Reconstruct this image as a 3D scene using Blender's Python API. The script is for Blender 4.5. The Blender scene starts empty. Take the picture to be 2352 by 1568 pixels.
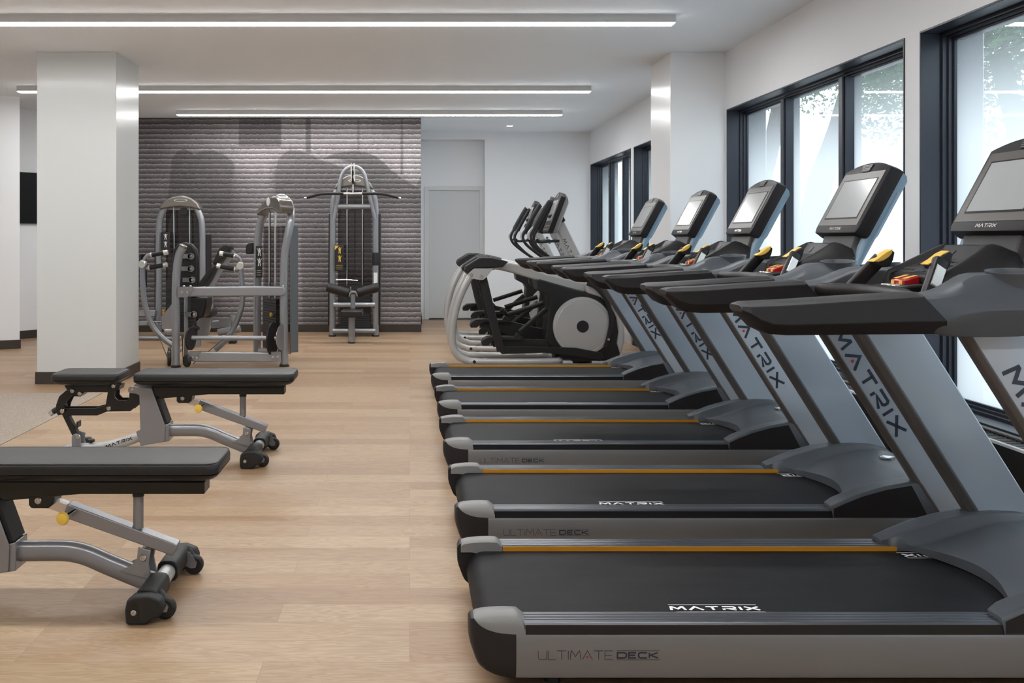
import bpy, math, random
from mathutils import Vector, Matrix
from math import pi, sin, cos, radians, sqrt

# ------------------------------------------------------------------ camera
S = bpy.context.scene
F = 2150.0; VX = 941.0; VY = 545.0; H = 1.31      # focal length in px, vanishing point, eye height
cam_d = bpy.data.cameras.new('camera'); cam = bpy.data.objects.new('camera', cam_d)
S.collection.objects.link(cam); S.camera = cam
cam.location = (0, 0, H); cam.rotation_euler = (pi/2, 0, 0)
cam_d.sensor_width = 36; cam_d.lens = F/2352*36
cam_d.shift_x = (1176-VX)/2352; cam_d.shift_y = -(784-VY)/2352
cam_d.clip_end = 200; cam_d.clip_start = 0.05
# ------------------------------------------------------------------ world, view
w = bpy.data.worlds.new('sky'); S.world = w; w.use_nodes = True
nt = w.node_tree; bg = nt.nodes['Background']
bg.inputs[0].default_value = (0.85, 0.93, 1.0, 1); bg.inputs[1].default_value = 3.3
S.view_settings.view_transform = 'Standard'; S.view_settings.look = 'None'
S.view_settings.exposure = 0.0; S.view_settings.gamma = 1; S.view_settings.use_curve_mapping = False
sun_d = bpy.data.lights.new('sun', 'SUN'); sun_d.energy = 2.0; sun_d.angle = radians(8); sun_d.color = (1, .95, .88)
sun = bpy.data.objects.new('sun', sun_d); S.collection.objects.link(sun)
sun.rotation_euler = (radians(28), radians(-25), 0); sun.location = (12, 5, 12)
LAMP = 40.0       # radiance of the linear lamps' diffusers

# ------------------------------------------------------------------ materials
MATS = {}
def mat(name, col, rough=.5, metal=0., coat=0., noise=0., nscale=30., bump=0., bscale=200., spec=.5, emit=None, estr=0, alpha=1, stretch=None):
    if name in MATS: return MATS[name]
    m = bpy.data.materials.new(name); m.use_nodes = True; t = m.node_tree; b = t.nodes['Principled BSDF']
    b.inputs['Base Color'].default_value = (*col, 1); b.inputs['Roughness'].default_value = rough
    b.inputs['Metallic'].default_value = metal; b.inputs['Coat Weight'].default_value = coat
    b.inputs['Coat Roughness'].default_value = .12
    b.inputs['Specular IOR Level'].default_value = spec
    tc = t.nodes.new('ShaderNodeTexCoord'); mp = t.nodes.new('ShaderNodeMapping')
    t.links.new(tc.outputs['Object'], mp.inputs[0])
    if stretch: mp.inputs['Scale'].default_value = stretch
    if noise:
        n = t.nodes.new('ShaderNodeTexNoise'); n.inputs['Scale'].default_value = nscale; n.inputs['Detail'].default_value = 4
        t.links.new(mp.outputs[0], n.inputs['Vector'])
        mx = t.nodes.new('ShaderNodeMixRGB'); mx.blend_type = 'MULTIPLY'; mx.inputs[0].default_value = noise
        mx.inputs[1].default_value = (*col, 1)
        cr = t.nodes.new('ShaderNodeValToRGB'); cr.color_ramp.elements[0].position = .3; cr.color_ramp.elements[0].color = (.3, .3, .3, 1)
        cr.color_ramp.elements[1].position = .7
        t.links.new(n.outputs[0], cr.inputs[0]); t.links.new(cr.outputs[0], mx.inputs[2]); t.links.new(mx.outputs[0], b.inputs['Base Color'])
    if bump:
        n2 = t.nodes.new('ShaderNodeTexNoise'); n2.inputs['Scale'].default_value = bscale; n2.inputs['Detail'].default_value = 2
        t.links.new(mp.outputs[0], n2.inputs['Vector'])
        bp = t.nodes.new('ShaderNodeBump'); bp.inputs['Strength'].default_value = bump; bp.inputs['Distance'].default_value = .002
        t.links.new(n2.outputs[0], bp.inputs['Height']); t.links.new(bp.outputs[0], b.inputs['Normal'])
    if emit:
        b.inputs['Emission Color'].default_value = (*emit, 1); b.inputs['Emission Strength'].default_value = estr
    MATS[name] = m
    return m

M_wall = mat('wall_paint', (.84, .85, .87), .5, bump=.06, bscale=400)
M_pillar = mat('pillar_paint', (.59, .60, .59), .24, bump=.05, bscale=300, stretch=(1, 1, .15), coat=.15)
M_ceil = mat('ceiling_paint', (.88, .925, .975), .8, bump=.05, bscale=300)
M_base = mat('baseboard_vinyl', (.043, .032, .025), .45, noise=.2, nscale=8)
M_frame = mat('window_aluminium', (.030, .036, .050), .34, .25, bump=.02)
M_door = mat('door_paint', (.62, .63, .64), .5, bump=.03)
M_dframe = mat('door_frame_paint', (.68, .685, .69), .45, bump=.03)
M_black = mat('black_plastic', (.0075, .0075, .008), .42, bump=.12, bscale=500)
M_charcoal = mat('charcoal_plastic', (.0175, .016, .0175), .42, spec=.30, bump=.15, bscale=600)
M_grey = mat('treadmill_grey_plastic', (.072, .080, .092), .38, bump=.10, bscale=600)
M_capgrey = mat('light_grey_plastic', (.20, .195, .19), .42, bump=.08, bscale=600)
M_back = mat('blue_grey_plastic', (.17, .26, .34), .35, bump=.08, bscale=600)
M_side = mat('treadmill_side_paint', (.19, .187, .187), .33, .35, coat=.3, bump=.01)
M_upright = mat('upright_silver_paint', (.46, .53, .61), .28, .2, coat=.4, bump=.01)
M_upedge = mat('upright_edge_paint', (.085, .078, .075), .42, .1, bump=.02)
M_rail = mat('ribbed_aluminium', (.11, .115, .13), .30, .7, noise=.05)
M_railside = mat('rail_black_side', (.008, .009, .011), .35, bump=.02)
M_orange = mat('amber_strip', (.62, .27, .018), .38, .15, bump=.02)
M_yellow = mat('yellow_plastic', (.80, .52, .08), .4, bump=.03)
M_red = mat('red_plastic', (.45, .012, .015), .25, coat=.3, bump=.02)
M_ink = mat('dark_ink', (.022, .028, .045), .4, noise=.1)
M_inkred = mat('red_ink', (.45, .02, .03), .4, noise=.1)
M_white = mat('white_ink', (.85, .85, .85), .5, noise=.05)
M_plate = mat('sensor_steel', (.78, .77, .74), .22, .6, noise=.04)
M_chrome = mat('chrome', (.72, .72, .72), .14, 1, noise=.05)
M_steelg = mat('grey_powdercoat_steel', (.30, .31, .33), .24, .45, coat=.35, bump=.02)
M_steell = mat('bench_grey_steel', (.25, .25, .265), .27, .45, coat=.3, bump=.03)
M_silver = mat('elliptical_silver_paint', (.43, .43, .425), .32, .25, coat=.35, bump=.01)
M_bronze = mat('bronze_grey_cover', (.20, .185, .165), .26, .5, coat=.5, bump=.01)
M_padv = mat('black_upholstery', (.011, .0105, .011), .42, spec=.45, bump=.12, bscale=420)
M_padtop = mat('upholstery_top', (.085, .080, .074), .55, bump=.25, bscale=420)
M_rubber = mat('rubber', (.009, .009, .009), .55, bump=.3, bscale=250)
M_bsteel = mat('black_steel', (.006, .0055, .005), .36, bump=.03)
M_bolt = mat('bolt_steel', (.55, .54, .52), .25, .95, noise=.1)
M_disc = mat('disc_silver', (.43, .43, .43), .36, .3, bump=.02)
M_stack = mat('weight_stack_steel', (.02, .02, .021), .5, noise=.3)
M_sign = mat('placard_black', (.014, .014, .014), .4, noise=.1)

def belt_material():
    m = bpy.data.materials.new('running_belt_rubber'); m.use_nodes = True; t = m.node_tree; b = t.nodes['Principled BSDF']
    tc = t.nodes.new('ShaderNodeTexCoord')
    n = t.nodes.new('ShaderNodeTexNoise'); n.inputs['Scale'].default_value = 3; n.inputs['Detail'].default_value = 6
    mp = t.nodes.new('ShaderNodeMapping'); mp.inputs['Scale'].default_value = (1.2, 4, 1)
    t.links.new(tc.outputs['Object'], mp.inputs[0]); t.links.new(mp.outputs[0], n.inputs['Vector'])
    cr = t.nodes.new('ShaderNodeValToRGB'); cr.color_ramp.elements[0].color = (.006, .006, .007, 1); cr.color_ramp.elements[1].color = (.011, .0108, .0125, 1)
    cr.color_ramp.elements[0].position = .35; cr.color_ramp.elements[1].position = .7
    t.links.new(n.outputs[0], cr.inputs[0]); t.links.new(cr.outputs[0], b.inputs['Base Color'])
    b.inputs['Roughness'].default_value = .55; b.inputs['Specular IOR Level'].default_value = .16
    v = t.nodes.new('ShaderNodeTexVoronoi'); v.inputs['Scale'].default_value = 420; t.links.new(tc.outputs['Object'], v.inputs['Vector'])
    bp = t.nodes.new('ShaderNodeBump'); bp.inputs['Strength'].default_value = .35; bp.inputs['Distance'].default_value = .001
    t.links.new(v.outputs[0], bp.inputs['Height']); t.links.new(bp.outputs[0], b.inputs['Normal'])
    return m
M_belt = belt_material()

def wood_material():
    m = bpy.data.materials.new('oak_plank_floor'); m.use_nodes = True; t = m.node_tree; b = t.nodes['Principled BSDF']
    L = t.links.new
    tc = t.nodes.new('ShaderNodeTexCoord')
    br = t.nodes.new('ShaderNodeTexBrick'); br.offset = .37; br.offset_frequency = 3; br.squash = 1
    br.inputs['Scale'].default_value = 1; br.inputs['Brick Width'].default_value = 1.22; br.inputs['Row Height'].default_value = .152
    br.inputs['Mortar Size'].default_value = .0008; br.inputs['Mortar Smooth'].default_value = .3; br.inputs['Bias'].default_value = 0
    br.inputs['Color1'].default_value = (0, 0, 0, 1); br.inputs['Color2'].default_value = (1, 1, 1, 1); br.inputs['Mortar'].default_value = (.5, .5, .5, 1)
    L(tc.outputs['Object'], br.inputs['Vector'])
    # a shift of the grain for each plank
    sep = t.nodes.new('ShaderNodeSeparateXYZ'); L(tc.outputs['Object'], sep.inputs[0])
    ad = t.nodes.new('ShaderNodeVectorMath'); ad.operation = 'MULTIPLY_ADD'
    L(br.outputs['Color'], ad.inputs[0]); ad.inputs[1].default_value = (7.3, 3.1, 9.0); L(tc.outputs['Object'], ad.inputs[2])
    mp = t.nodes.new('ShaderNodeMapping'); mp.inputs['Scale'].default_value = (.9, 9.5, 1); L(ad.outputs[0], mp.inputs[0])
    n1 = t.nodes.new('ShaderNodeTexNoise'); n1.inputs['Scale'].default_value = 2.2; n1.inputs['Detail'].default_value = 3; n1.inputs['Distortion'].default_value = .6
    L(mp.outputs[0], n1.inputs['Vector'])
    mul = t.nodes.new('ShaderNodeMath'); mul.operation = 'MULTIPLY'; mul.inputs[1].default_value = 13; L(n1.outputs[0], mul.inputs[0])
    fr = t.nodes.new('ShaderNodeMath'); fr.operation = 'PINGPONG'; fr.inputs[1].default_value = .5; L(mul.outputs[0], fr.inputs[0])
    mp2 = t.nodes.new('ShaderNodeMapping'); mp2.inputs['Scale'].default_value = (3, 110, 1); L(ad.outputs[0], mp2.inputs[0])
    n2 = t.nodes.new('ShaderNodeTexNoise'); n2.inputs['Scale'].default_value = 2; n2.inputs['Detail'].default_value = 3; L(mp2.outputs[0], n2.inputs['Vector'])
    c1 = t.nodes.new('ShaderNodeValToRGB'); c1.color_ramp.elements[0].color = (.355, .240, .150, 1); c1.color_ramp.elements[1].color = (.445, .325, .214, 1)
    c1.color_ramp.elements[0].position = .0; c1.color_ramp.elements[1].position = .42
    L(fr.outputs[0], c1.inputs[0])
    c2 = t.nodes.new('ShaderNodeValToRGB'); c2.color_ramp.elements[0].color = (.90, .88, .86, 1); c2.color_ramp.elements[1].color = (1, 1, 1, 1)
    c2.color_ramp.elements[0].position = .32; c2.color_ramp.elements[1].position = .60
    L(n2.outputs[0], c2.inputs[0])
    x1 = t.nodes.new('ShaderNodeMixRGB'); x1.blend_type = 'MULTIPLY'; x1.inputs[0].default_value = .9; L(c1.outputs[0], x1.inputs[1]); L(c2.outputs[0], x1.inputs[2])
    c3 = t.nodes.new('ShaderNodeValToRGB'); c3.color_ramp.elements[0].color = (.75, .65, .585, 1); c3.color_ramp.elements[1].color = (1.0, 1.0, .97, 1)
    L(br.outputs['Color'], c3.inputs[0])
    x2 = t.nodes.new('ShaderNodeMixRGB'); x2.blend_type = 'MULTIPLY'; x2.inputs[0].default_value = 1; L(x1.outputs[0], x2.inputs[1]); L(c3.outputs[0], x2.inputs[2])
    x3 = t.nodes.new('ShaderNodeMixRGB'); x3.blend_type = 'MIX'; L(br.outputs['Fac'], x3.inputs[0]); L(x2.outputs[0], x3.inputs[1]); x3.inputs[2].default_value = (.22, .14, .09, 1)
    L(x3.outputs[0], b.inputs['Base Color'])
    b.inputs['Roughness'].default_value = .40
    bp = t.nodes.new('ShaderNodeBump'); bp.inputs['Strength'].default_value = .12; bp.inputs['Distance'].default_value = .001
    L(n2.outputs[0], bp.inputs['Height']); L(bp.outputs[0], b.inputs['Normal'])
    return m
M_wood = wood_material()

def speckle_material():
    m = bpy.data.materials.new('speckled_mat'); m.use_nodes = True; t = m.node_tree; b = t.nodes['Principled BSDF']; L = t.links.new
    tc = t.nodes.new('ShaderNodeTexCoord'); v = t.nodes.new('ShaderNodeTexNoise'); v.inputs['Scale'].default_value = 150; v.inputs['Detail'].default_value = 3
    L(tc.outputs['Object'], v.inputs['Vector'])
    cr = t.nodes.new('ShaderNodeValToRGB'); cr.color_ramp.elements[0].color = (.23, .185, .15, 1); cr.color_ramp.elements[1].color = (.37, .31, .255, 1)
    cr.color_ramp.elements[0].position = .36; cr.color_ramp.elements[1].position = .6
    L(v.outputs[0], cr.inputs[0]); L(cr.outputs[0], b.inputs['Base Color']); b.inputs['Roughness'].default_value = .9
    return m

def mural_material():
    m = bpy.data.materials.new('printed_mural'); m.use_nodes = True; t = m.node_tree; b = t.nodes['Principled BSDF']; L = t.links.new
    tc = t.nodes.new('ShaderNodeTexCoord'); sep = t.nodes.new('ShaderNodeSeparateXYZ'); L(tc.outputs['Object'], sep.inputs[0])
    nz = t.nodes.new('ShaderNodeTexNoise'); nz.inputs['Scale'].default_value = 26; nz.inputs['Detail'].default_value = 5; L(tc.outputs['Object'], nz.inputs['Vector'])
    def math_(op, a, bb=None, clamp=False):
        n = t.nodes.new('ShaderNodeMath'); n.operation = op; n.use_clamp = clamp
        for i, q in enumerate((a, bb)):
            if q is None: continue
            if isinstance(q, (int, float)): n.inputs[i].default_value = q
            else: L(q, n.inputs[i])
        return n.outputs[0]
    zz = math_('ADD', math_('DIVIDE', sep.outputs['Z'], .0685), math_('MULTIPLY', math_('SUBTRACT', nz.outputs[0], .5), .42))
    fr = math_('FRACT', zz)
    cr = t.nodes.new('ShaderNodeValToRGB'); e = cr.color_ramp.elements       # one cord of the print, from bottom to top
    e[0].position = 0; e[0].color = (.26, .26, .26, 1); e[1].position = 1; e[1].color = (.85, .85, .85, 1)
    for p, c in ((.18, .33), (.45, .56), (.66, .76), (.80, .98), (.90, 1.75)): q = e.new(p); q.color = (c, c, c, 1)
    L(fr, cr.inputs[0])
    at = t.nodes.new('ShaderNodeVertexColor'); at.layer_name = 'print'
    mx = t.nodes.new('ShaderNodeMixRGB'); mx.blend_type = 'MULTIPLY'; mx.inputs[0].default_value = 1; L(at.outputs[0], mx.inputs[1]); L(cr.outputs[0], mx.inputs[2])
    n2 = t.nodes.new('ShaderNodeTexNoise'); n2.inputs['Scale'].default_value = 90; n2.inputs['Detail'].default_value = 3; L(tc.outputs['Object'], n2.inputs['Vector'])
    c2 = t.nodes.new('ShaderNodeValToRGB'); c2.color_ramp.elements[0].position = .3; c2.color_ramp.elements[0].color = (.72, .72, .72, 1); c2.color_ramp.elements[1].position = .7; c2.color_ramp.elements[1].color = (1.2, 1.2, 1.2, 1)
    L(n2.outputs[0], c2.inputs[0])
    m2 = t.nodes.new('ShaderNodeMixRGB'); m2.blend_type = 'MULTIPLY'; m2.inputs[0].default_value = 1; L(mx.outputs[0], m2.inputs[1]); L(c2.outputs[0], m2.inputs[2])
    L(m2.outputs[0], b.inputs['Base Color']); b.inputs['Roughness'].default_value = .75
    return m

def glass_material():
    # window glass with a white frosted film that fades out towards the top
    m = bpy.data.materials.new('frosted_glass'); m.use_nodes = True; t = m.node_tree; L = t.links.new
    t.nodes.remove(t.nodes['Principled BSDF']); out = t.nodes['Material Output']
    tr = t.nodes.new('ShaderNodeBsdfTransparent'); tr.inputs[0].default_value = (.93, .97, .98, 1)
    tl = t.nodes.new('ShaderNodeBsdfTranslucent'); tl.inputs[0].default_value = (.585, .615, .635, 1)
    gl = t.nodes.new('ShaderNodeBsdfGlossy'); gl.inputs['Roughness'].default_value = .02
    tc = t.nodes.new('ShaderNodeTexCoord'); sep = t.nodes.new('ShaderNodeSeparateXYZ'); L(tc.outputs['Object'], sep.inputs[0])
    mr = t.nodes.new('ShaderNodeMapRange'); mr.interpolation_type = 'SMOOTHSTEP'
    mr.inputs['From Min'].default_value = 2.40; mr.inputs['From Max'].default_value = 1.75; mr.inputs['To Min'].default_value = .28; mr.inputs['To Max'].default_value = .93
    L(sep.outputs['Z'], mr.inputs['Value'])
    m1 = t.nodes.new('ShaderNodeMixShader'); L(mr.outputs[0], m1.inputs[0]); L(tr.outputs[0], m1.inputs[1]); L(tl.outputs[0], m1.inputs[2])
    fz = t.nodes.new('ShaderNodeFresnel'); fz.inputs[0].default_value = 1.35
    m2 = t.nodes.new('ShaderNodeMixShader'); L(fz.outputs[0], m2.inputs[0]); L(m1.outputs[0], m2.inputs[1]); L(gl.outputs[0], m2.inputs[2])
    L(m2.outputs[0], out.inputs[0])
    return m
M_glass = glass_material()
def clear_material():
    m = bpy.data.materials.new('clear_glass'); m.use_nodes = True; t = m.node_tree; t.nodes.remove(t.nodes['Principled BSDF'])
    tr = t.nodes.new('ShaderNodeBsdfTransparent'); tr.inputs[0].default_value = (.97, .99, .985, 1); t.links.new(tr.outputs[0], t.nodes['Material Output'].inputs[0])
    return m
M_clear = clear_material()

def smoked_material():
    m = bpy.data.materials.new('smoked_acrylic'); m.use_nodes = True; t = m.node_tree; L = t.links.new
    t.nodes.remove(t.nodes['Principled BSDF']); out = t.nodes['Material Output']
    tr = t.nodes.new('ShaderNodeBsdfTransparent'); tr.inputs[0].default_value = (.56, .535, .535, 1)
    gl = t.nodes.new('ShaderNodeBsdfGlossy'); gl.inputs['Roughness'].default_value = .08; gl.inputs[0].default_value = (.8, .8, .8, 1)
    mx = t.nodes.new('ShaderNodeMixShader'); mx.inputs[0].default_value = .035; L(tr.outputs[0], mx.inputs[1]); L(gl.outputs[0], mx.inputs[2]); L(mx.outputs[0], out.inputs[0])
    return m
M_smoke = smoked_material()
M_screen = mat('switched_off_screen', (.36, .37, .38), .16, coat=.3, noise=.05, nscale=3)  # pale grey stands in for light reflected by the display
M_screenbez = mat('screen_bezel', (.085, .077, .072), .36, bump=.01)
M_tv = mat('television_black', (.004, .004, .004), .35, spec=.15, noise=.05)
M_lamp = mat('lamp_diffuser', (.9, .9, .9), .5, emit=(.985, .99, .985), estr=LAMP)
M_lamphouse = mat('lamp_housing', (.62, .62, .62), .5, bump=.02)
M_down = mat('downlight_glow', (.9, .9, .9), .5, emit=(1, .98, .95), estr=10)

# ------------------------------------------------------------------ mesh helpers
COL = S.collection
def V(*a): return Vector(a)
def W(px, py, Y): return Vector(((px-VX)*Y/F, Y, H-(py-VY)*Y/F))      # point seen at (px, py) at distance Y
def Z(ox, oy, sc):
    return lambda x, y, Y: W(ox+x/sc, oy+y/sc, Y)
def catmull(pts, n=6, closed=False):
    if n <= 1: return pts
    P = [Vector(p) for p in pts]; out = []; N = len(P)
    for i in range(N if closed else N-1):
        if closed: a, b, c, d = P[i-1], P[i], P[(i+1) % N], P[(i+2) % N]
        else: a, b, c, d = P[max(i-1, 0)], P[i], P[i+1], P[min(i+2, N-1)]
        for k in range(n):
            t = k/n
            out.append(.5*((2*b)+(c-a)*t+(2*a-5*b+4*c-d)*t*t+(3*b-a-3*c+d)*t**3))
    if not closed: out.append(P[-1])
    return out
class MB:
    def __init__(s, org=(0, 0, 0)): s.v = []; s.f = []; s.o = Vector(org)
    def add(s, vs, fs):
        n = len(s.v); s.v += [Vector(q)-s.o for q in vs]; s.f += [[i+n for i in f] for f in fs]; return s
    def box(s, a, b):
        (x0, y0, z0), (x1, y1, z1) = a, b
        vs = [(x0, y0, z0), (x1, y0, z0), (x1, y1, z0), (x0, y1, z0), (x0, y0, z1), (x1, y0, z1), (x1, y1, z1), (x0, y1, z1)]
        return s.add(vs, [(3, 2, 1, 0), (4, 5, 6, 7), (0, 1, 5, 4), (1, 2, 6, 5), (2, 3, 7, 6), (3, 0, 4, 7)])
    def prism(s, poly, y0, y1):           # poly: vectors or (x, z); extruded along Y
        P = [((p[0], p[2]) if len(p) == 3 else p) for p in poly]; n = len(P)
        area = sum(P[i][0]*P[(i+1) % n][1]-P[(i+1) % n][0]*P[i][1] for i in range(n))
        if area < 0: P = P[::-1]
        vs = [(x, y0, z) for x, z in P]+[(x, y1, z) for x, z in P]
        fs = [list(range(n)), list(range(2*n-1, n-1, -1))]+[(i+n, (i+1) % n+n, (i+1) % n, i) for i in range(n)]
        return s.add(vs, fs)
    def slab(s, poly, z0, z1):            # poly: (x, y)
        P = list(poly); n = len(P)
        area = sum(P[i][0]*P[(i+1) % n][1]-P[(i+1) % n][0]*P[i][1] for i in range(n))
        if area < 0: P = P[::-1]
        vs = [(x, y, z0) for x, y in P]+[(x, y, z1) for x, y in P]
        return s.add(vs, [list(range(n-1, -1, -1)), list(range(n, 2*n))]+[(i, (i+1) % n, (i+1) % n+n, i+n) for i in range(n)])
    def loft(s, rings, cap=True, closed=True):
        n = len(rings[0]); vs = [p for r in rings for p in r]; fs = []
        for i in range(len(rings)-1):
            for j in range(n if closed else n-1):
                k = (j+1) % n; fs.append((i*n+j, i*n+k, (i+1)*n+k, (i+1)*n+j))
        if cap and closed: fs += [list(range(n-1, -1, -1)), list(range((len(rings)-1)*n, len(rings)*n))]
        return s.add(vs, fs)
    def tube(s, pts, r, seg=12, n=1, cap=True, ry=None, sq=0, up=None):
        P = catmull(pts, n); P = [Vector(p) for p in P]; N = len(P); rings = []
        prev = None
        for i in range(N):
            t = (P[min(i+1, N-1)]-P[max(i-1, 0)]).normalized()
            if prev is None:
                u = Vector(up) if up else (Vector((0, 1, 0)) if abs(t.y) < .9 else Vector((1, 0, 0)))
            else: u = prev
            u = (u-t*u.dot(t)).normalized(); prev = u; v = t.cross(u)
            rr = r[0]+(r[1]-r[0])*i/(N-1) if isinstance(r, (tuple, list)) else r
            r2 = (ry if ry else rr)
            ring = []
            for k in range(seg):
                a = 2*pi*(k+.5)/seg; ca, sa = cos(a), sin(a)
                if sq: ca = math.copysign(abs(ca)**(1-sq), ca); sa = math.copysign(abs(sa)**(1-sq), sa)
                ring.append(P[i]+u*(rr*ca)+v*(r2*sa))
            rings.append(ring)
        return s.loft(rings, cap)
    def cyl(s, p0, p1, r, r1=None, seg=24):
        return s.tube([p0, p1], (r, r if r1 is None else r1), seg)
    def lathe(s, c, ax, prof, seg=32):    # prof: (radius, height along ax)
        c = Vector(c); ax = Vector(ax).normalized(); u = ax.orthogonal().normalized(); v = ax.cross(u)
        return s.loft([[c+ax*h+(u*cos(2*pi*k/seg)+v*sin(2*pi*k/seg))*max(r, 1e-4) for k in range(seg)] for r, h in prof])
    def build(s, name, m, parent=None, bevel=0, bs=2, angle=35, smooth=True):
        me = bpy.data.meshes.new(name); me.from_pydata([tuple(q) for q in s.v], [], s.f); me.update()
        import bmesh
        bm = bmesh.new(); bm.from_mesh(me); bmesh.ops.recalc_face_normals(bm, faces=bm.faces); bm.to_mesh(me); bm.free()
        if smooth: me.shade_smooth(); me.set_sharp_from_angle(angle=radians(angle))
        me.materials.append(m)
        o = bpy.data.objects.new(name, me); COL.objects.link(o)
        if parent: o.parent = parent
        if bevel:
            b = o.modifiers.new('bevel', 'BEVEL'); b.width = bevel; b.segments = bs; b.limit_method = 'ANGLE'; b.angle_limit = radians(40)
            b.harden_normals = False
        return o
def build_each(mb, name, m, parent=None, bevel=0, bs=2, angle=35, smooth=True):
    """every loose piece of the builder becomes an object of its own"""
    n = len(mb.v); par = list(range(n))
    def fd(a):
        while par[a] != a: par[a] = par[par[a]]; a = par[a]
        return a
    for f in mb.f:
        for b in f[1:]:
            x, y = fd(f[0]), fd(b)
            if x != y: par[y] = x
    G = {}
    for f in mb.f: G.setdefault(fd(f[0]), []).append(f)
    out = []
    for fs in G.values():
        idx = {}; q = MB()
        for f in fs:
            for a in f: idx.setdefault(a, len(idx))
        q.v = [None]*len(idx)
        for a, k in idx.items(): q.v[k] = mb.v[a]
        q.f = [[idx[a] for a in f] for f in fs]
        out.append(q.build(name, m, parent, bevel, bs, angle, smooth))
    return out
def thing(name, loc, label, cat, group=None, rot=0):
    o = bpy.data.objects.new(name, None); COL.objects.link(o); o.location = loc; o.rotation_euler = (0, 0, rot)
    o.empty_display_size = .1
    o['label'] = label; o['category'] = cat
    if group: o['group'] = group
    return o
def tag(o, label, cat, group=None):
    o['label'] = label; o['category'] = cat
    if group: o['group'] = group
    return o
def struct(o, label=None):
    o['kind'] = 'structure'
    if label: o['label'] = label
    return o
def copy_tree(o, parent=None):
    c = o.copy(); COL.objects.link(c); c.parent = parent
    for ch in [q for q in bpy.data.objects if q.parent == o]: copy_tree(ch, c)
    return c
# stroke lettering: wide capitals, drawn as ribbons lying on a surface
GL = {'M': (1.25, [[(0, 0), (.12, 1), (.2, 1), (.625, .35), (1.05, 1), (1.13, 1), (1.25, 0)]]),
      'A': (1.2, [[(0, 0), (.6, 1), (1.2, 0)]]), 'T': (1.1, [[(0, 1), (1.1, 1)], [(.55, 1), (.55, 0)]]),
      'R': (1.1, [[(0, 0), (0, .45)], [(0, 1), (.95, 1), (1.05, .85), (1.05, .6), (.95, .45), (.25, .45), (1.05, 0)]]), 'I': (.1, [[(.05, 0), (.05, 1)]]),
      'X': (1.2, [[(0, 0), (1.2, 1)], [(0, 1), (1.2, 0)]]), 'U': (1., [[(0, 1), (0, .2), (.12, .03), (.3, 0), (.7, 0), (.88, .03), (1, .2), (1, 1)]]),
      'L': (.85, [[(0, 1), (0, 0), (.85, 0)]]), 'E': (.9, [[(.9, 1), (0, 1), (0, 0), (.9, 0)], [(0, .5), (.8, .5)]]),
      'D': (1.1, [[(0, 0), (0, 1), (.8, 1), (1.05, .85), (1.1, .5), (1.05, .15), (.8, 0), (0, 0)]]),
      'C': (1.05, [[(1.05, .95), (.8, 1), (.25, 1), (.04, .85), (0, .5), (.04, .15), (.25, 0), (.8, 0), (1.05, .05)]]),
      'K': (1.05, [[(0, 0), (0, 1)], [(1.0, 1), (.15, .5), (1.05, 0)]]), ' ': (.4, [])}
def text_len(s, gap): return sum(GL[c][0] for c in s)+gap*(len(s)-1)
def lettering(mb, s, o, u, v, h, t, gap=.3, xs=1.0, skip=0, dots=None):
    """letters of height h along u (advance) and v (up) from o; t is the stroke width"""
    o = Vector(o); u = Vector(u).normalized(); v = Vector(v).normalized(); x = 0
    for ci, ch in enumerate(s):
        wd, st = GL[ch]
        if ci >= skip:
            for pl in st:
                P = [Vector((p[0]+x, p[1])) for p in pl]; P = [Vector((p.x*h*xs, p.y*(h-t)+t/2)) for p in P]; n = len(P); Lf = []; Rt = []
                closed = (P[0]-P[-1]).length < 1e-6 and n > 2
                for i in range(n):
                    d0 = (P[i]-P[i-1]).normalized() if i > 0 else ((P[0]-P[-2]).normalized() if closed else None)
                    d1 = (P[i+1]-P[i]).normalized() if i < n-1 else ((P[1]-P[0]).normalized() if closed else None)
                    if d0 is None: d0 = d1
                    if d1 is None: d1 = d0
                    n0 = Vector((-d0.y, d0.x)); n1 = Vector((-d1.y, d1.x)); mm = (n0+n1)
                    mm = mm.normalized() if mm.length > 1e-6 else n0
                    k = t/2/max(mm.dot(n0), .45); Lf.append(P[i]+mm*k); Rt.append(P[i]-mm*k)
                vs = [o+u*q.x+v*q.y for q in Lf]+[o+u*q.x+v*q.y for q in Rt]
                mb.add(vs, [(i, i+1, n+i+1, n+i) for i in range(n-1)])
            if ch == 'A' and dots is not None:
                c = o+u*((x+.6)*h*xs)+v*(h*.32); r = h*.115
                dots.add([c+u*(r*cos(2*pi*k/14))+v*(r*sin(2*pi*k/14)) for k in range(14)], [list(range(14))])
        x += wd+gap
    return x*h*xs
def bar_line(mb, o, u, v, L, t):
    o = Vector(o); u = Vector(u).normalized(); v = Vector(v).normalized()
    mb.add([o, o+u*L, o+u*L+v*t, o+v*t], [(0, 1, 2, 3)])
def bolt(mb, c, ax, r=.011, h=.006):
    mb.lathe(c, ax, [(0, -.002), (r, -.002), (r, h*.6), (r*.8, h), (r*.42, h), (r*.40, h*.5), (0, h*.5)], 16)

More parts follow.
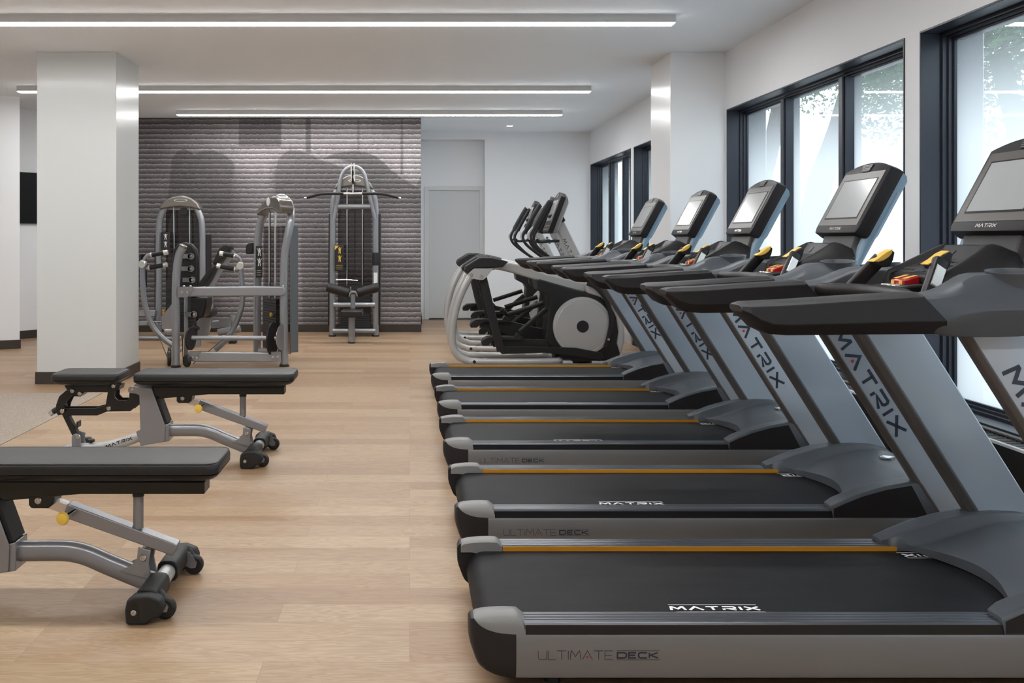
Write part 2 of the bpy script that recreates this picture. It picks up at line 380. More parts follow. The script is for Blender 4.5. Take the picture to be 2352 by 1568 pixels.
# ------------------------------------------------------------------ room shell
CZ = 2.967; RX = 2.829; BY = 14.69; MY = 12.98; LX = -7.5; FY = -2.6
struct(MB().add([(LX, FY, 0), (RX+.3, FY, 0), (RX+.3, 15.1, 0), (LX, 15.1, 0), (LX, FY, -.1), (RX+.3, FY, -.1), (RX+.3, 15.1, -.1), (LX, 15.1, -.1)],
                [(0, 1, 2, 3), (7, 6, 5, 4), (0, 4, 5, 1), (1, 5, 6, 2), (2, 6, 7, 3), (3, 7, 4, 0)]).build('floor', M_wood, smooth=False), 'light oak plank floor')
struct(MB().box((LX, FY, CZ), (RX+.35, 15.1, CZ+.15)).build('ceiling', M_ceil, smooth=False), 'plain off-white ceiling')
struct(MB().box((LX-.15, FY, 0), (LX, 15.1, CZ)).build('wall_left', M_wall, smooth=False))
struct(MB().box((LX-.15, FY-.15, 0), (RX+.35, FY, CZ)).build('wall_rear', M_wall, smooth=False), 'white wall behind the viewer')
# back wall with the door recess; box added behind the leaf stops light under it
DX0, DX1, DY = (975-VX)*14.95/F, (1112-VX)*14.95/F, 14.95
XR = (1113.5-VX)*BY/F
struct(MB().box((XR, BY, 0), (RX+.35, BY+.35, CZ)).box((.10, BY, 2.847), (XR, BY+.35, CZ)).box((.0, DY, 2.124), (XR, BY+.35, 2.847))
       .box((.0, DY, 0), (DX0, BY+.35, 2.124)).box((DX1, DY, 0), (XR, BY+.35, 2.124)).box((DX0-.05, DY+.09, 0), (DX1+.05, DY+.3, 2.2)).build('wall_back', M_wall, smooth=False), 'white end wall with the door recess')
# mural wall: core wall plus printed panel
MX1 = .157
struct(MB().box((-5.2, MY+.012, 0), (MX1-.004, MY+.2, CZ)).box((.0, MY+.2, 0), (.12, BY+.4, CZ)).build('wall_partition', M_wall, smooth=False), 'partition wall behind the mural')
def mural():
    nx, nz = 420, 230; x0, x1, z0, z1 = -4.6, MX1, .10, CZ
    def sh(px, py):
        """0 light ground, 1 dark print; silhouettes of the printed picture, in picture space of the wall"""
        def ell(cx, cy, rx, ry, soft=.06):
            d = sqrt(((px-cx)/rx)**2+((py-cy)/ry)**2); return max(0, min(1, (1-d)/soft+.5))
        def st(v, s): return max(0, min(1, v/s+.5))
        def cv(P, x):
            if x <= P[0][0]: return P[0][1]
            for (a, b), (c, e) in zip(P, P[1:]):
                if x <= c: u = (x-a)/(c-a); u = u*u*(3-2*u)*.35+u*.65; return b+(e-b)*u
            return P[-1][1]
        def bx(a, b, c, e, k=1., s=3.): return k*st(px-a, s)*st(b-px, s)*st(py-c, s)*st(e-py, s)
        d = 0
        d = max(d, bx(548, 646, 200, 336, .85, 4), bx(702, 714, 200, 350, .8), bx(820, 826, 200, 345, .5), bx(920, 926, 200, 402, .75), bx(876, 880, 200, 290, .3))
        # figure at the left, two rounded humps
        hump = min(cv([(385, 400), (395, 362), (410, 346), (425, 342), (440, 350), (452, 362)], px) if px < 452 else 900, cv([(430, 375), (452, 352), (470, 346), (490, 345), (510, 352), (530, 366), (545, 385)], px) if px > 430 else 900)
        lo = st(560-py, 120)
        d = max(d, .80*st(py-hump, 4)*st(px-(396-(py-345)*.10), 5)*st((538+(py-370)*.12)-px, 10+max(0, py-380)*.5)*lo)
        d = max(d, .5*ell(470, 470, 110, 95, .7))
        # curled form in the middle, then the long slope to the right
        top = cv([(631, 410), (633, 385), (640, 365), (652, 351), (669, 344), (690, 346), (710, 354), (747, 371), (790, 385), (840, 397), (968, 470)], px)
        if px > 630: d = max(d, .72*st(py-top, 3)*st(px-632, 3)*st(535-py, 130))
        d = max(d, .45*ell(655, 420, 36, 60, .5))
        top = cv([(742, 364), (765, 354), (790, 349), (815, 346), (840, 350), (862, 358), (880, 372), (900, 392), (925, 410), (950, 424), (968, 436)], px)
        low = cv([(742, 366), (770, 364), (800, 372), (840, 396), (968, 460)], px)
        if px > 742: d = max(d, .86*st(py-top, 3)*(st(low-py, 3) if px < 842 else 1)*st(500-py, 90))
        if px > 955: d = max(d, .7*st(py-(404+(967-px)*2), 4)*st(432-py, 6))
        # softer forms lower down
        d = max(d, bx(690+(py-560)*.03, 742+(py-455)*.10, 470, 745, .62, 7), bx(478, 540, 520, 640, .5, 24), bx(440, 500, 590, 745, .4, 30))
        d = max(d, .42*ell(905, 668, 80, 22, .5), .45*ell(890, 440, 70, 40, .7), .35*ell(350, 470, 60, 200, .9), .5*ell(905, 610, 60, 28, .7))
        d = max(d, .5*st(320-py, 60)*st(560-px, 160), .35*st(300-py, 30)*st(px-850, 60))
        # thin drawn lines
        for P in ([(556, 437), (575, 455), (600, 473), (625, 480)], [(535, 360), (560, 346), (600, 339), (640, 336)]):
            if P[0][0] < px < P[-1][0] and abs(py-cv(P, px)) < 1.2: d *= .3
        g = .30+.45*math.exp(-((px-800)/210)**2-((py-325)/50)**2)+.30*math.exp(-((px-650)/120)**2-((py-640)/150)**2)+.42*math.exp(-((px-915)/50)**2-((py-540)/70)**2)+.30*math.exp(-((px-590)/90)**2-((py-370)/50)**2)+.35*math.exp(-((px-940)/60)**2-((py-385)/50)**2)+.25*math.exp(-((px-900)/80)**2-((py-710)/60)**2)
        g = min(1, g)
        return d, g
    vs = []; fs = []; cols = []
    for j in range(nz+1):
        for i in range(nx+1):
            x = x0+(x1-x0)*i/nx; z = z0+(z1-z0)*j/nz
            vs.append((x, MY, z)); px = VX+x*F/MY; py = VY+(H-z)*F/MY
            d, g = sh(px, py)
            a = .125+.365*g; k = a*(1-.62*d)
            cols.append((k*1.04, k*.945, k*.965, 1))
    for j in range(nz):
        for i in range(nx):
            a = j*(nx+1)+i; fs.append((a, a+1, a+nx+2, a+nx+1))
    # back sheet so that the panel has thickness
    n = len(vs); vs += [(x0, MY+.011, z0), (x1, MY+.011, z0), (x1, MY+.011, z1), (x0, MY+.011, z1)]; cols += [(.6, .6, .6, 1)]*4
    fs.append((n+3, n+2, n+1, n))
    me = bpy.data.meshes.new('wall_mural'); me.from_pydata(vs, [], fs); me.update()
    ca = me.color_attributes.new('print', 'FLOAT_COLOR', 'POINT')
    for i, c in enumerate(cols): ca.data[i].color = c
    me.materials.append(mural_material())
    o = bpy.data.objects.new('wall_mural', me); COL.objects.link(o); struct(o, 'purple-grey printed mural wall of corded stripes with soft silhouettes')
mural()
struct(MB().box((-4.6, MY-.014, 0), (MX1+.004, MY+.012, .105)).build('baseboard_mural', M_base, bevel=.003), 'dark baseboard under the mural')
struct(MB().box((.12, 14.15, 0), (.185, 14.9, .12)).build('baseboard_recess', M_base))
struct(MB().box((LX, BY-.0, 0), (LX, BY, 0)) and MB().box((XR+.0, BY-.012, 0), (RX, BY, .01)).build('trim_1', M_wall))
# angled walls at the left
def angled(name, p, d, L, th, base):
    d = Vector((d[0], d[1], 0)).normalized(); n = Vector((-d.y, d.x, 0))
    if n.y < 0: n = -n
    p = Vector((p[0], p[1], 0)); q = p+d*L
    P = [p, q, q+n*th, p+n*th]
    struct(MB().slab([(a.x, a.y) for a in P], 0, CZ).build(name, M_wall, smooth=False))
    P = [p+d*-.012-n*.014, q-n*.014, q+n*.01, p+n*th-d*.012, p-d*.012]
    struct(MB().slab([((p-d*.014-n*.014).x, (p-d*.014-n*.014).y), ((q-n*.014).x, (q-n*.014).y), ((q).x, (q).y), p.xy[:] if False else (p.x, p.y)], 0, .105).build(base, M_base, bevel=.003))
    return d, n
angled('wall_partition_left', (-4.60, 11.04), (-.83, -.36), 3.2, .22, 'baseboard_left')
dB, nB = angled('wall_alcove', (-4.30, 12.97), (-.145, -.18), 2.6, .12, 'baseboard_alcove')
# pillars
def pillar(name, x0, x1, y0, y1, base, lab, M_pillar=M_pillar):
    struct(MB().box((x0, y0, 0), (x1, y1, CZ)).build(name, M_pillar, bevel=.004), lab)
    struct(MB().box((x0-.012, y0-.012, 0), (x1+.012 if x1 < 2 else x1, y1+.012 if x1 < 2 else y1, .108)).build(base, M_base, bevel=.003))
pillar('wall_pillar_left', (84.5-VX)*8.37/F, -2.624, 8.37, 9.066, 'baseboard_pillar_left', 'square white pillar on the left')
pillar('wall_pillar_right', 2.332, RX+.02, 8.37, 9.05, 'baseboard_pillar_right', 'white pillar against the window wall', mat('pillar_paint_window_lit', (.84, .85, .86), .26, bump=.05, bscale=300, stretch=(1, 1, .15), coat=.15))  # same pillar paint, lightened to carry the window light on this pillar
# window wall
GX = 3.0; WT = 2.449; WB = .385
wins = [(14.62, 11.97), (11.80, 9.10), (8.343, 5.346), (5.185, 2.19), (2.03, -.96)]
wm = MB().box((RX, FY, WT), (RX+.35, 15.1, CZ)).box((RX, FY, 0), (RX+.35, 15.1, WB))
edges = [15.1]+[q for ww in wins for q in ww]+[FY]
for i in range(0, len(edges), 2): wm.box((RX, edges[i+1], WB), (RX+.35, edges[i], WT))
struct(wm.build('wall_right', M_wall, smooth=False), 'white window wall on the right')
for k, (ya, yb) in enumerate(wins):
    f = MB()
    # lining of the reveal
    f.box((RX-.006, yb, WT-.012), (3.17, ya, WT)).box((RX-.006, ya-.012, WB+.012), (3.17, ya, WT-.012)).box((RX-.006, yb, WB+.012), (3.17, yb+.012, WT-.012)).box((RX-.006, yb, WB), (3.17, ya, WB+.012))
    # stepped fixed frame around the glass
    for (x, d) in ((2.936, .028), (2.962, .042), (2.984, .056)):
        xe = 3.05-(x-2.93)*.1; f.box((x, yb+.01, WT-d), (xe, ya-.01, WT-.011)); f.box((x, ya-d, WB+d), (xe, ya-.011, WT-d)); f.box((x, yb+.011, WB+d), (xe, yb+d, WT-d)); f.box((x, yb+.01, WB+.011), (xe, ya-.01, WB+d))
    fo = struct(f.build('window_%d' % (k+1), M_frame, bevel=.002), 'dark framed window with frosted glass')
    n3 = 3
    for j in range(1, n3):
        yc = ya+(yb-ya)*j/n3+.015
        mm = MB().box((2.94, yc-.045, WB+.05), (3.05, yc+.045, WT-.05)).box((2.925, yc-.028, WB+.05), (2.94, yc+.028, WT-.05))
        mm.build('mullion', M_frame, fo, bevel=.003)
    for j in range(n3):
        p0 = ya+(yb-ya)*j/n3; p1 = ya+(yb-ya)*(j+1)/n3
        q = MB().box((GX, p1+.03, WB+.05), (GX+.008, p0-.03, WT-.055)).build('pane', M_glass, fo, smooth=False)
        q.data.materials.append(M_clear)
        for pf in q.data.polygons: pf.material_index = 0 if pf.normal.x < -.5 else 1
# heaters below the windows
def heater(y0, y1, dark, label):
    t = thing('window_heater', (2.76, (y0+y1)/2, 0), label, 'heater')
    o = t.location.copy(); hb = MB(o)
    m = M_bsteel if dark else M_door
    hb.box((2.71, y0, .10), (2.725, y1, .362)).box((2.725, y0, 0), (2.827, y0+.015, .362)).box((2.725, y1-.015, 0), (2.827, y1, .362)).box((2.812, y0, 0), (2.827, y1, .375)).box((2.73, y0+.02, .05), (2.80, y1-.02, .24))
    hb.build('casing', m, t, bevel=.003)
    sl = MB(o); n = int((y1-y0)/.034)
    for i in range(n):
        y = y0+.02+(y1-y0-.04)*i/n; sl.box((2.722, y, .350), (2.812, y+.010, .366))
    sl.build('top_grille', M_capgrey if dark else M_door, t)
    MB(o).box((2.706, y0, .356), (2.724, y1, .370)).build('edge_trim', M_dframe, t, bevel=.002)
    gr = MB(o); gr.box((2.712, y0, 0), (2.724, y1, .012))
    n = int((y1-y0)/.02)
    for i in range(n): gr.box((2.714, y0+(y1-y0)*i/n, .01), (2.722, y0+(y1-y0)*i/n+.007, .10))
    for z in (.03, .05, .07, .09): gr.box((2.715, y0, z), (2.721, y1, z+.006))
    gr.build('lower_grille', m, t)
heater(11.5, 14.6, False, 'pale grey convector heater along the wall under the far window')
heater(9.1, 11.42, True, 'black convector heater behind the right pillar')
heater(5.3, 8.3, True, 'black convector heater under the wide window, seen between the treadmill uprights')
heater(2.2, 5.2, True, 'black slotted convector heater under the nearest window')
# door
dr = struct(MB().box((DX0, DY-.03, 0), (DX0+.07, DY+.06, 2.124)).box((DX1-.075, DY-.03, 0), (DX1, DY+.06, 2.124)).box((DX0+.07, DY-.03, 2.06), (DX1-.075, DY+.06, 2.124)).build('door_1', M_dframe, bevel=.004), 'pale grey door in its frame')
MB().box((DX0+.065, DY+.0, .02), (DX1-.07, DY+.04, 2.065)).build('door_leaf', M_door, dr, bevel=.002)
# television on the angled wall
tv_c = Vector(((65-VX)*12.15/F, 12.17, 1.31+(545-455)*12.15/F))
tv = thing('television', (tv_c.x-.0, tv_c.y, tv_c.z), 'black flat television on the alcove wall left of the white pillar', 'television')
ang = math.atan2(-.18, -.145)
tv.rotation_euler = (0, 0, math.atan2(.18, .145))
tv.location = Vector((-4.96, 12.175, 1.82))+Vector((.78, -.62, 0))*.045
MB().box((-.56, -.025, -.33), (.56, .02, .33)).build('bezel', M_tv, tv, bevel=.006)
MB().box((-.545, -.027, -.315), (.545, -.0245, .315)).build('screen', M_tv, tv)
MB().box((-.2, .02, -.15), (.2, .043, .15)).build('wall_bracket', M_bsteel, tv)
# floor mat
tag(MB().slab([(LX+.02, 3.0), (-2.58, 3.0), (-2.58, 7.87), (LX+.02, 7.87)], 0, .004).build('floor_mat', speckle_material(), smooth=False), 'beige speckled floor mat at the left, behind the benches', 'mat')
# linear lamps
def lamp(x0, x1, y, label):
    t = thing('linear_ceiling_light', ((x0+x1)/2, y+.057, CZ), label, 'ceiling light', 'linear ceiling lamps'); o = t.location.copy()
    MB(o).box((x0, y, CZ-.057), (x1, y+.115, CZ+.002)).build('housing', M_lamphouse, t)
    MB(o).box((x0+.002, y+.002, CZ-.0625), (x1-.002, y+.113, CZ-.0575)).build('diffuser', M_lamp, t, bevel=.002, bs=2)
lamp(-5.6, 1.978, 6.96, 'longest lit linear ceiling lamp, nearest and topmost in view')
lamp(-4.3, 1.986, 10.24, 'middle lit linear ceiling lamp, running behind the left pillar')
lamp(-3.04, 1.99, 12.2, 'farthest and shortest lit linear ceiling lamp, in front of the mural')
lamp(-5.6, 1.978, 3.7, 'lit linear ceiling lamp overhead, in front of the benches')
lamp(-5.6, 1.978, .6, 'lit linear ceiling lamp above the viewer')
dl = thing('downlight', (1.487, 13.9, CZ), 'small round recessed downlight near the door recess', 'ceiling light')
MB().lathe((0, 0, 0), (0, 0, -1), [(.058, 0), (.058, .004), (.048, .004), (.048, .001)], 32).build('trim_ring', M_lamphouse, dl)
MB().lathe((0, 0, 0), (0, 0, -1), [(.047, .0005), (.047, .0035), (0, .0035)], 32).build('lens', M_down, dl)

# ------------------------------------------------------------------ treadmill (local frame: x to the front, y across, origin rear near corner)
DW = .767; CW = DW/2
def treadmill(loc, label):
    t = thing('treadmill', loc, label, 'treadmill', 'treadmills in the row by the windows')
    def mir(y): return DW-y
    for side in (0, 1):
        Y = (lambda y: y) if side == 0 else mir
        sg = 1 if side == 0 else -1
        def B(mb, a, b):
            y0, y1 = sorted((Y(a[1]), Y(b[1]))); return mb.box((a[0], y0, a[2]), (b[0], y1, b[2]))
        # side panel with a shallow profile
        prof = [(.000, .034), (-.003, .050), (-.003, .150), (.001, .160), (.020, .160), (.020, .034)]
        sp = MB(); sp.loft([[(x, Y(p[0]), p[1]) for p in prof] for x in (.135, 2.16)])
        spo = sp.build('side_panel', M_side, t, bevel=.002)
        ys = Y(-.0038); uu = (1, 0, 0) if side == 0 else (-1, 0, 0)
        ox = .199 if side == 0 else 1.90
        a = MB(); d = MB(); e = MB(); hh = .0275
        ln = lettering(a, 'ULTIMATE', (ox, ys, .0875), uu, (0, 0, 1), hh, .0017, .17, .90, dots=d)
        ox2 = ox+(ln+.008)*uu[0]
        l2 = lettering(e, 'DECK', (ox2+uu[0]*.002, ys, .0915), uu, (0, 0, 1), .0195, .0045, .30, 1.2)
        bar_line(e, (ox2, ys, .1140), uu, (0, 0, 1), l2+.0, .0012); bar_line(e, (ox2, ys, .0875), uu, (0, 0, 1), l2, .0012)
        a.build('thin_lettering', M_ink, spo, smooth=False); d.build('red_dot', M_inkred, spo, smooth=False); e.build('bold_lettering', M_ink, spo, smooth=False)
        # ribbed foot rail
        pr = [(.002, .160), (.002, .187), (.006, .1915)]
        for k in range(4):
            y = .008+k*.0188; pr += [(y, .1922), (y+.0015, .1932), (y+.0120, .1932), (y+.0135, .1922), (y+.0145, .1900), (y+.0175, .1900)]
        pr += [(.0835, .192), (.085, .188), (.085, .160)]
        MB().loft([[(x, Y(p[0]), p[1]) for p in pr] for x in (.16, 1.66)]).build('foot_rail', M_rail, t, angle=20)
        B(MB(), (.1635, .0005, .158), (1.66, .004, .187)).build('rail_side', M_railside, t)
        B(MB(), (.165, .083, .172), (1.63, .089, .1895)).build('accent_strip', M_orange, t)
        # rear cap: dark lower shell and lighter cover
        def ip(T, x):
            for (a, b), (c, d_) in zip(T, T[1:]):
                if x <= c: return b+(d_-b)*(x-a)/(c-a)
            return T[-1][1]
        LO = [(0, .140), (.004, .122), (.011, .104), (.018, .085), (.026, .069), (.036, .059), (.0465, .0525), (.0705, .041), (.10, .033), (.136, .030)]
        HI = [(0, .186), (.006, .196), (.014, .199), (.0225, .189), (.035, .180), (.05, .173), (.07, .167), (.09, .163), (.136, .160)]
        YO = [(0, .040), (.004, .028), (.010, .019), (.018, .012), (.03, .006), (.05, .001), (.075, -.002), (.10, -.0035), (.136, -.0035)]
        rings = []
        for x in (0, .002, .005, .009, .014, .019, .025, .032, .04, .05, .062, .076, .092, .112, .135):
            zl, zh, y = ip(LO, x), ip(HI, x), ip(YO, x)
            rings.append([(x, Y(y+.012), zl), (x, Y(y+.003), zl+(zh-zl)*.12), (x, Y(y), zl+(zh-zl)*.4), (x, Y(y), zl+(zh-zl)*.8), (x, Y(y+.002), zh), (x, Y(.083), zh), (x, Y(.083), zl)])
        cp = MB().loft(rings).build('rear_cap', M_charcoal, t, angle=50)
        rings = []
        ZT = [(.012, .196), (.02, .202), (.035, .206), (.06, .209), (.09, .211), (.12, .211), (.142, .2095), (.155, .200), (.163, .1935)]
        for x in (.0125, .016, .021, .028, .038, .05, .065, .085, .11, .13, .142, .152, .163):
            zh = ip(ZT, x); y = ip(YO, x)+.003+max(0, .022-x)*.9; zl = ip(HI, x)-.001
            rings.append([(x, Y(y), zl), (x, Y(y+.0015), zl+(zh-zl)*.35), (x, Y(y+.007), zl+(zh-zl)*.68), (x, Y(y+.017), zl+(zh-zl)*.90), (x, Y(y+.032 if y+.032 < .075 else .075), zh), (x, Y(.080), zh), (x, Y(.089), zh-.005), (x, Y(.0905), min(zl, .17))])
        MB().loft(rings).build('cap_cover', M_capgrey, cp, angle=50)
        # upright
        def up(z): return (1.969 if side == 0 else 1.955)-.630*(z-.18)
        zs = [.165, .3, .6, .9, 1.06]
        rings = []
        for z in zs:
            x0 = up(z); wd = .245
            rings.append([(x0+.001, Y(.004), z), (x0+.030, Y(-.006), z), (x0+wd, Y(-.006), z), (x0+wd, Y(.052), z), (x0+.04, Y(.052), z), (x0+.010, Y(.046), z), (x0, Y(.030), z)])
        uo = MB().loft(rings).build('upright', M_upright, t, bevel=.006)
        MB().loft([[(up(z)-.004, Y(.004), z), (up(z)+.014, Y(-.0085), z), (up(z)+.020, Y(-.002), z), (up(z)+.046, Y(.048), z), (up(z)+.028, Y(.056), z), (up(z)-.002, Y(.046), z), (up(z)-.006, Y(.024), z)] for z in zs]).build('rear_edge', M_upedge, uo, bevel=.005, bs=3)
        dirn = Vector((.630, 0, -1)).normalized(); perp = Vector((1, 0, .630)).normalized()
        hx = .072
        st = Vector((up(.912)+.027, Y(-.0070), .912))
        a = MB(); d = MB()
        Lx = text_len('MATRIX', .42)*.062*.98
        if side == 0: lettering(a, 'MATRIX', st-perp*.0, dirn, perp, .062, .0125, .42, 1.0, dots=d)
        else: lettering(a, 'MATRIX', st+perp*.064, dirn, -perp, .062, .0125, .42, 1.0, dots=d)
        a.build('side_lettering', M_ink, uo, smooth=False); d.build('red_dot', M_inkred, uo, smooth=False)
        # handrail pad: faceted bar, pointed at the rear end
        def sec(x, zt, zb, inset=0, hgt=1):
            zm = zt-(zt-zb)*.66
            return [(x, Y(-.045+inset*.3), zt), (x, Y(-.078+inset*.4), zt-.010), (x, Y(-.090+inset), zm), (x, Y(-.046+inset*.6), zb), (x, Y(.030-inset*.3), zb), (x, Y(.066-inset), zm), (x, Y(.066-inset), zt-.012), (x, Y(.040-inset*.5), zt)]
        R = []
        R.append([(.768, Y(y), z) for y, z in ((-.035, 1.118), (-.055, 1.114), (-.068, 1.104), (-.055, 1.098), (.030, 1.098), (.045, 1.104), (.045, 1.112), (.030, 1.118))])
        R.append(sec(.790, 1.1235, 1.078, .012)); R.append(sec(.815, 1.1245, 1.052, .006)); R.append(sec(.850, 1.1260, 1.0350)); R.append(sec(.90, 1.128, 1.031)); R.append(sec(1.10, 1.141, 1.033)); R.append(sec(1.27, 1.151, 1.034))
        top = sec(1.40, 1.155, 1.035); R.append([((1.275 if i in (0, 1, 6, 7) else (1.335 if i in (2, 5) else 1.36)), p[1], p[2]) for i, p in enumerate(top)])
        MB().loft(R).build('handrail', M_charcoal, t, bevel=.0025, angle=22)
        # grey console arm sweeping up to the console, with the cup holder on top
        R = []
        for x, zt, zb, yi, yt, yo_, dz in ((1.262, 1.145, 1.046, .058, -.040, -.072, .012), (1.31, 1.147, 1.040, .058, -.040, -.072, .012), (1.345, 1.153, 1.030, .060, -.040, -.070, .014), (1.374, 1.163, 1.028, .062, -.036, -.066, .018), (1.41, 1.181, 1.026, .068, -.028, -.058, .024), (1.435, 1.193, 1.026, .076, -.018, -.050, .030), (1.46, 1.200, 1.026, .09, -.008, -.044, .036),
                                       (1.50, 1.204, 1.026, .115, -.010, -.050, .038), (1.56, 1.204, 1.028, .15, -.008, -.052, .038), (1.62, 1.202, 1.034, .19, -.004, -.050, .040), (1.68, 1.194, 1.050, .20, .012, -.040, .044), (1.735, 1.168, 1.09, .20, .05, -.01, .04)):
            zm = zb+(zt-zb)*.40; k = min(1, max(0, (x-1.335)/.05))
            R.append([(x, Y(yt), zt), (x, Y(yo_), zt-dz), (x, Y(-.078-.008*k), zm+.01), (x, Y(-.074), zm-.02), (x, Y(-.050), zb), (x, Y(yi-.03), zb), (x, Y(yi), zm), (x, Y(yi), zt-.012), (x, Y(yi-.02), zt)])
        ca = MB().loft(R).build('console_arm', M_grey, t, bevel=.003, angle=50)
        c = Vector((1.575, Y(.006), 1.197))
        ch = MB(); pr = [(.0, -.05), (.056, -.05), (.063, .010), (.0665, .022), (.069, .030), (.063, .030), (.058, .020), (.052, -.044), (0, -.044)]
        ch.lathe(c+Vector((0, 0, -.014)), (-.05, -.09*sg, 1), pr, 36)
        ch.build('cup_holder', M_grey, t)
    # motor hood, a vaulted cover with two legs reaching back over the rails
    def hz(x):
        pts = [(1.50, .196), (1.544, .206), (1.60, .232), (1.671, .260), (1.771, .288), (1.871, .305), (1.95, .312), (2.05, .308), (2.12, .290), (2.17, .24)]
        for (a, b), (c, d) in zip(pts, pts[1:]):
            if x <= c: return b+(d-b)*(x-a)/(c-a)
        return .24
    ny, nx = 96, 34; vs = []; fs = []
    ys = [-.003+(DW+.006)*j/ny for j in range(ny+1)]
    def start(y):
        yy = min(y, DW-y)
        if yy < .070: return 1.544-.0+.0
        if yy < .112: s = (yy-.070)/.042; return 1.544+.098*s
        q = (yy-.112)/(CW-.112); return 1.642+.078*sin(q*pi/2)
    ZM = [(1.64, .199), (1.72, .217), (1.80, .243), (1.88, .266), (1.96, .284), (2.05, .293), (2.12, .283), (2.17, .24)]
    def zmid(x):
        if x <= 1.64: return .199
        for (a, b), (c, d) in zip(ZM, ZM[1:]):
            if x <= c: return b+(d-b)*(x-a)/(c-a)
        return .24
    def drop(y, x):
        yy = min(y, DW-y); s = max(0, min(1, (yy-.082)/.026)); s = s*s*(3-2*s); return s*max(0, hz(x)-zmid(x))
    for y in ys:
        x0 = start(y)
        for i in range(nx+1):
            x = x0+(2.17-x0)*i/nx
            z = hz(x)-drop(y, x)
            ee = min(y+.003, DW+.003-y); z -= .010*max(0, 1-ee/.010)**2
            vs.append((x, y, z))
    for j in range(ny):
        for i in range(nx): a = j*(nx+1)+i; fs.append((a, a+1, a+nx+2, a+nx+1))
    base = len(vs)
    # skirts
    loop = [0*(nx+1)+i for i in range(nx, -1, -1)]+[j*(nx+1) for j in range(1, ny+1)]+[ny*(nx+1)+i for i in range(1, nx+1)]+[j*(nx+1)+nx for j in range(ny-1, 0, -1)]
    for q in loop:
        x, y, z = vs[q]; yy = min(y, DW-y)
        vs.append((x+.006, y, .161 if yy < .09 else .178))
    n = len(loop)
    for i in range(n): k = (i+1) % n; fs.append((loop[i], loop[k], base+k, base+i))
    hd = MB(); hd.add(vs, fs); ho = hd.build('motor_hood', M_grey, t, angle=48)
    for s in (0, 1):
        y = -.0036 if s == 0 else DW+.0036
        P = [(1.552, .163)]+[(x, hz(x)-.012) for x in (1.552, 1.60, 1.671, 1.771, 1.85, 1.871)]+[(1.94, .163)]
        MB().prism(P, min(y, y-.0), y+.0016 if s == 0 else y-.0016).build('hood_side_inlay', M_charcoal, ho)
    # badge disc on the hood
    MB().lathe((2.02, CW+.10, .292), (-.02, 0, 1), [(.0, 0), (.034, 0), (.034, .006), (.028, .008), (.0, .008)], 32).build('hood_badge', M_chrome, ho)
    # running belt with rounded rear end, printed marks
    b = MB(); P = []
    for k in range(13):
        a = pi/2+pi*k/12; P.append((.098+.066*cos(a), .108+.066*sin(a)))
    P = [(2.0, .174)]+P+[(2.0, .042)]
    b.prism(P, .088, DW-.088); bo = b.build('running_belt', M_belt, t, angle=25)
    for (o, u, v) in (((.625, .135, .1755), (1, 0, 0), (0, 1, 0)), ((1.735+.125, DW-.120, .1755), (-1, 0, 0), (0, -1, 0))):
        a = MB(); wln = lettering(a, 'MATRIX', o, u, v, .034, .0085, .37, 1.02)
        oo = Vector(o); bar_line(a, oo+Vector(v)*.043-Vector(u)*.0, u, v, wln-.012, .0035); bar_line(a, oo-Vector(v)*.012+Vector(u)*.01, u, v, wln-.012, .0035)
        a.build('belt_print', M_white, bo, smooth=False)
    MB().box((.17, .03, .034), (2.1, DW-.03, .155)).build('deck_frame', M_bsteel, t)
    fm = MB()
    for x in (.25, 1.9):
        for y in (.06, DW-.06): fm.cyl((x, y, 0), (x, y, .036), .025, .02, 16)
    build_each(fm, 'levelling_foot', M_rubber, t)
    # front cross bar with hand grips, key pad and stop button
    hb = MB(); pts = [(1.33, .045, 1.120), (1.335, .09, 1.122), (1.355, .16, 1.124), (1.385, .25, 1.126), (1.395, CW, 1.126), (1.385, DW-.25, 1.126), (1.355, DW-.16, 1.124), (1.335, DW-.09, 1.122), (1.33, DW-.045, 1.120)]
    hb.tube(pts, .024, 14, 5); hb.build('cross_handle', M_charcoal, t)
    R = []
    for x, z, hw in ((1.375, 1.138, .07), (1.39, 1.150, .085), (1.46, 1.158, .09), (1.50, 1.160, .09)):
        R.append([(x, CW-hw, z), (x, CW+hw, z), (x, CW+hw, 1.115), (x, CW-hw, 1.115)])
    kp = MB().loft(R).build('key_pad', M_black, t, bevel=.008, bs=3)
    kb = MB()
    for j in range(3): kb.box((1.405, CW-.05+.035*j, 1.150), (1.425, CW-.028+.035*j, 1.1565))
    build_each(kb, 'pad_button', M_plate, kp, bevel=.004)
    sb = MB().loft([[(1.438, CW-.040, z0), (1.438, CW+.040, z0), (1.492, CW+.043, z1), (1.492, CW-.043, z1)] for z0, z1 in ((1.150, 1.150), (1.172, 1.186))]).build('stop_button', M_red, t, bevel=.006, bs=3)
    yb = MB()
    for s in (-1, 1): yb.add([(1.445, CW+s*.012, 1.1748), (1.445, CW+s*.036, 1.1748), (1.487, CW+s*.039, 1.1858), (1.487, CW+s*.014, 1.1858)], [(0, 1, 2, 3)]); yb.add([(1.4365, CW+s*.014, 1.156), (1.4365, CW+s*.036, 1.156), (1.4370, CW+s*.036, 1.168), (1.4370, CW+s*.014, 1.168)], [(0, 1, 2, 3)])
    build_each(yb, 'yellow_marking', M_yellow, sb, smooth=False)
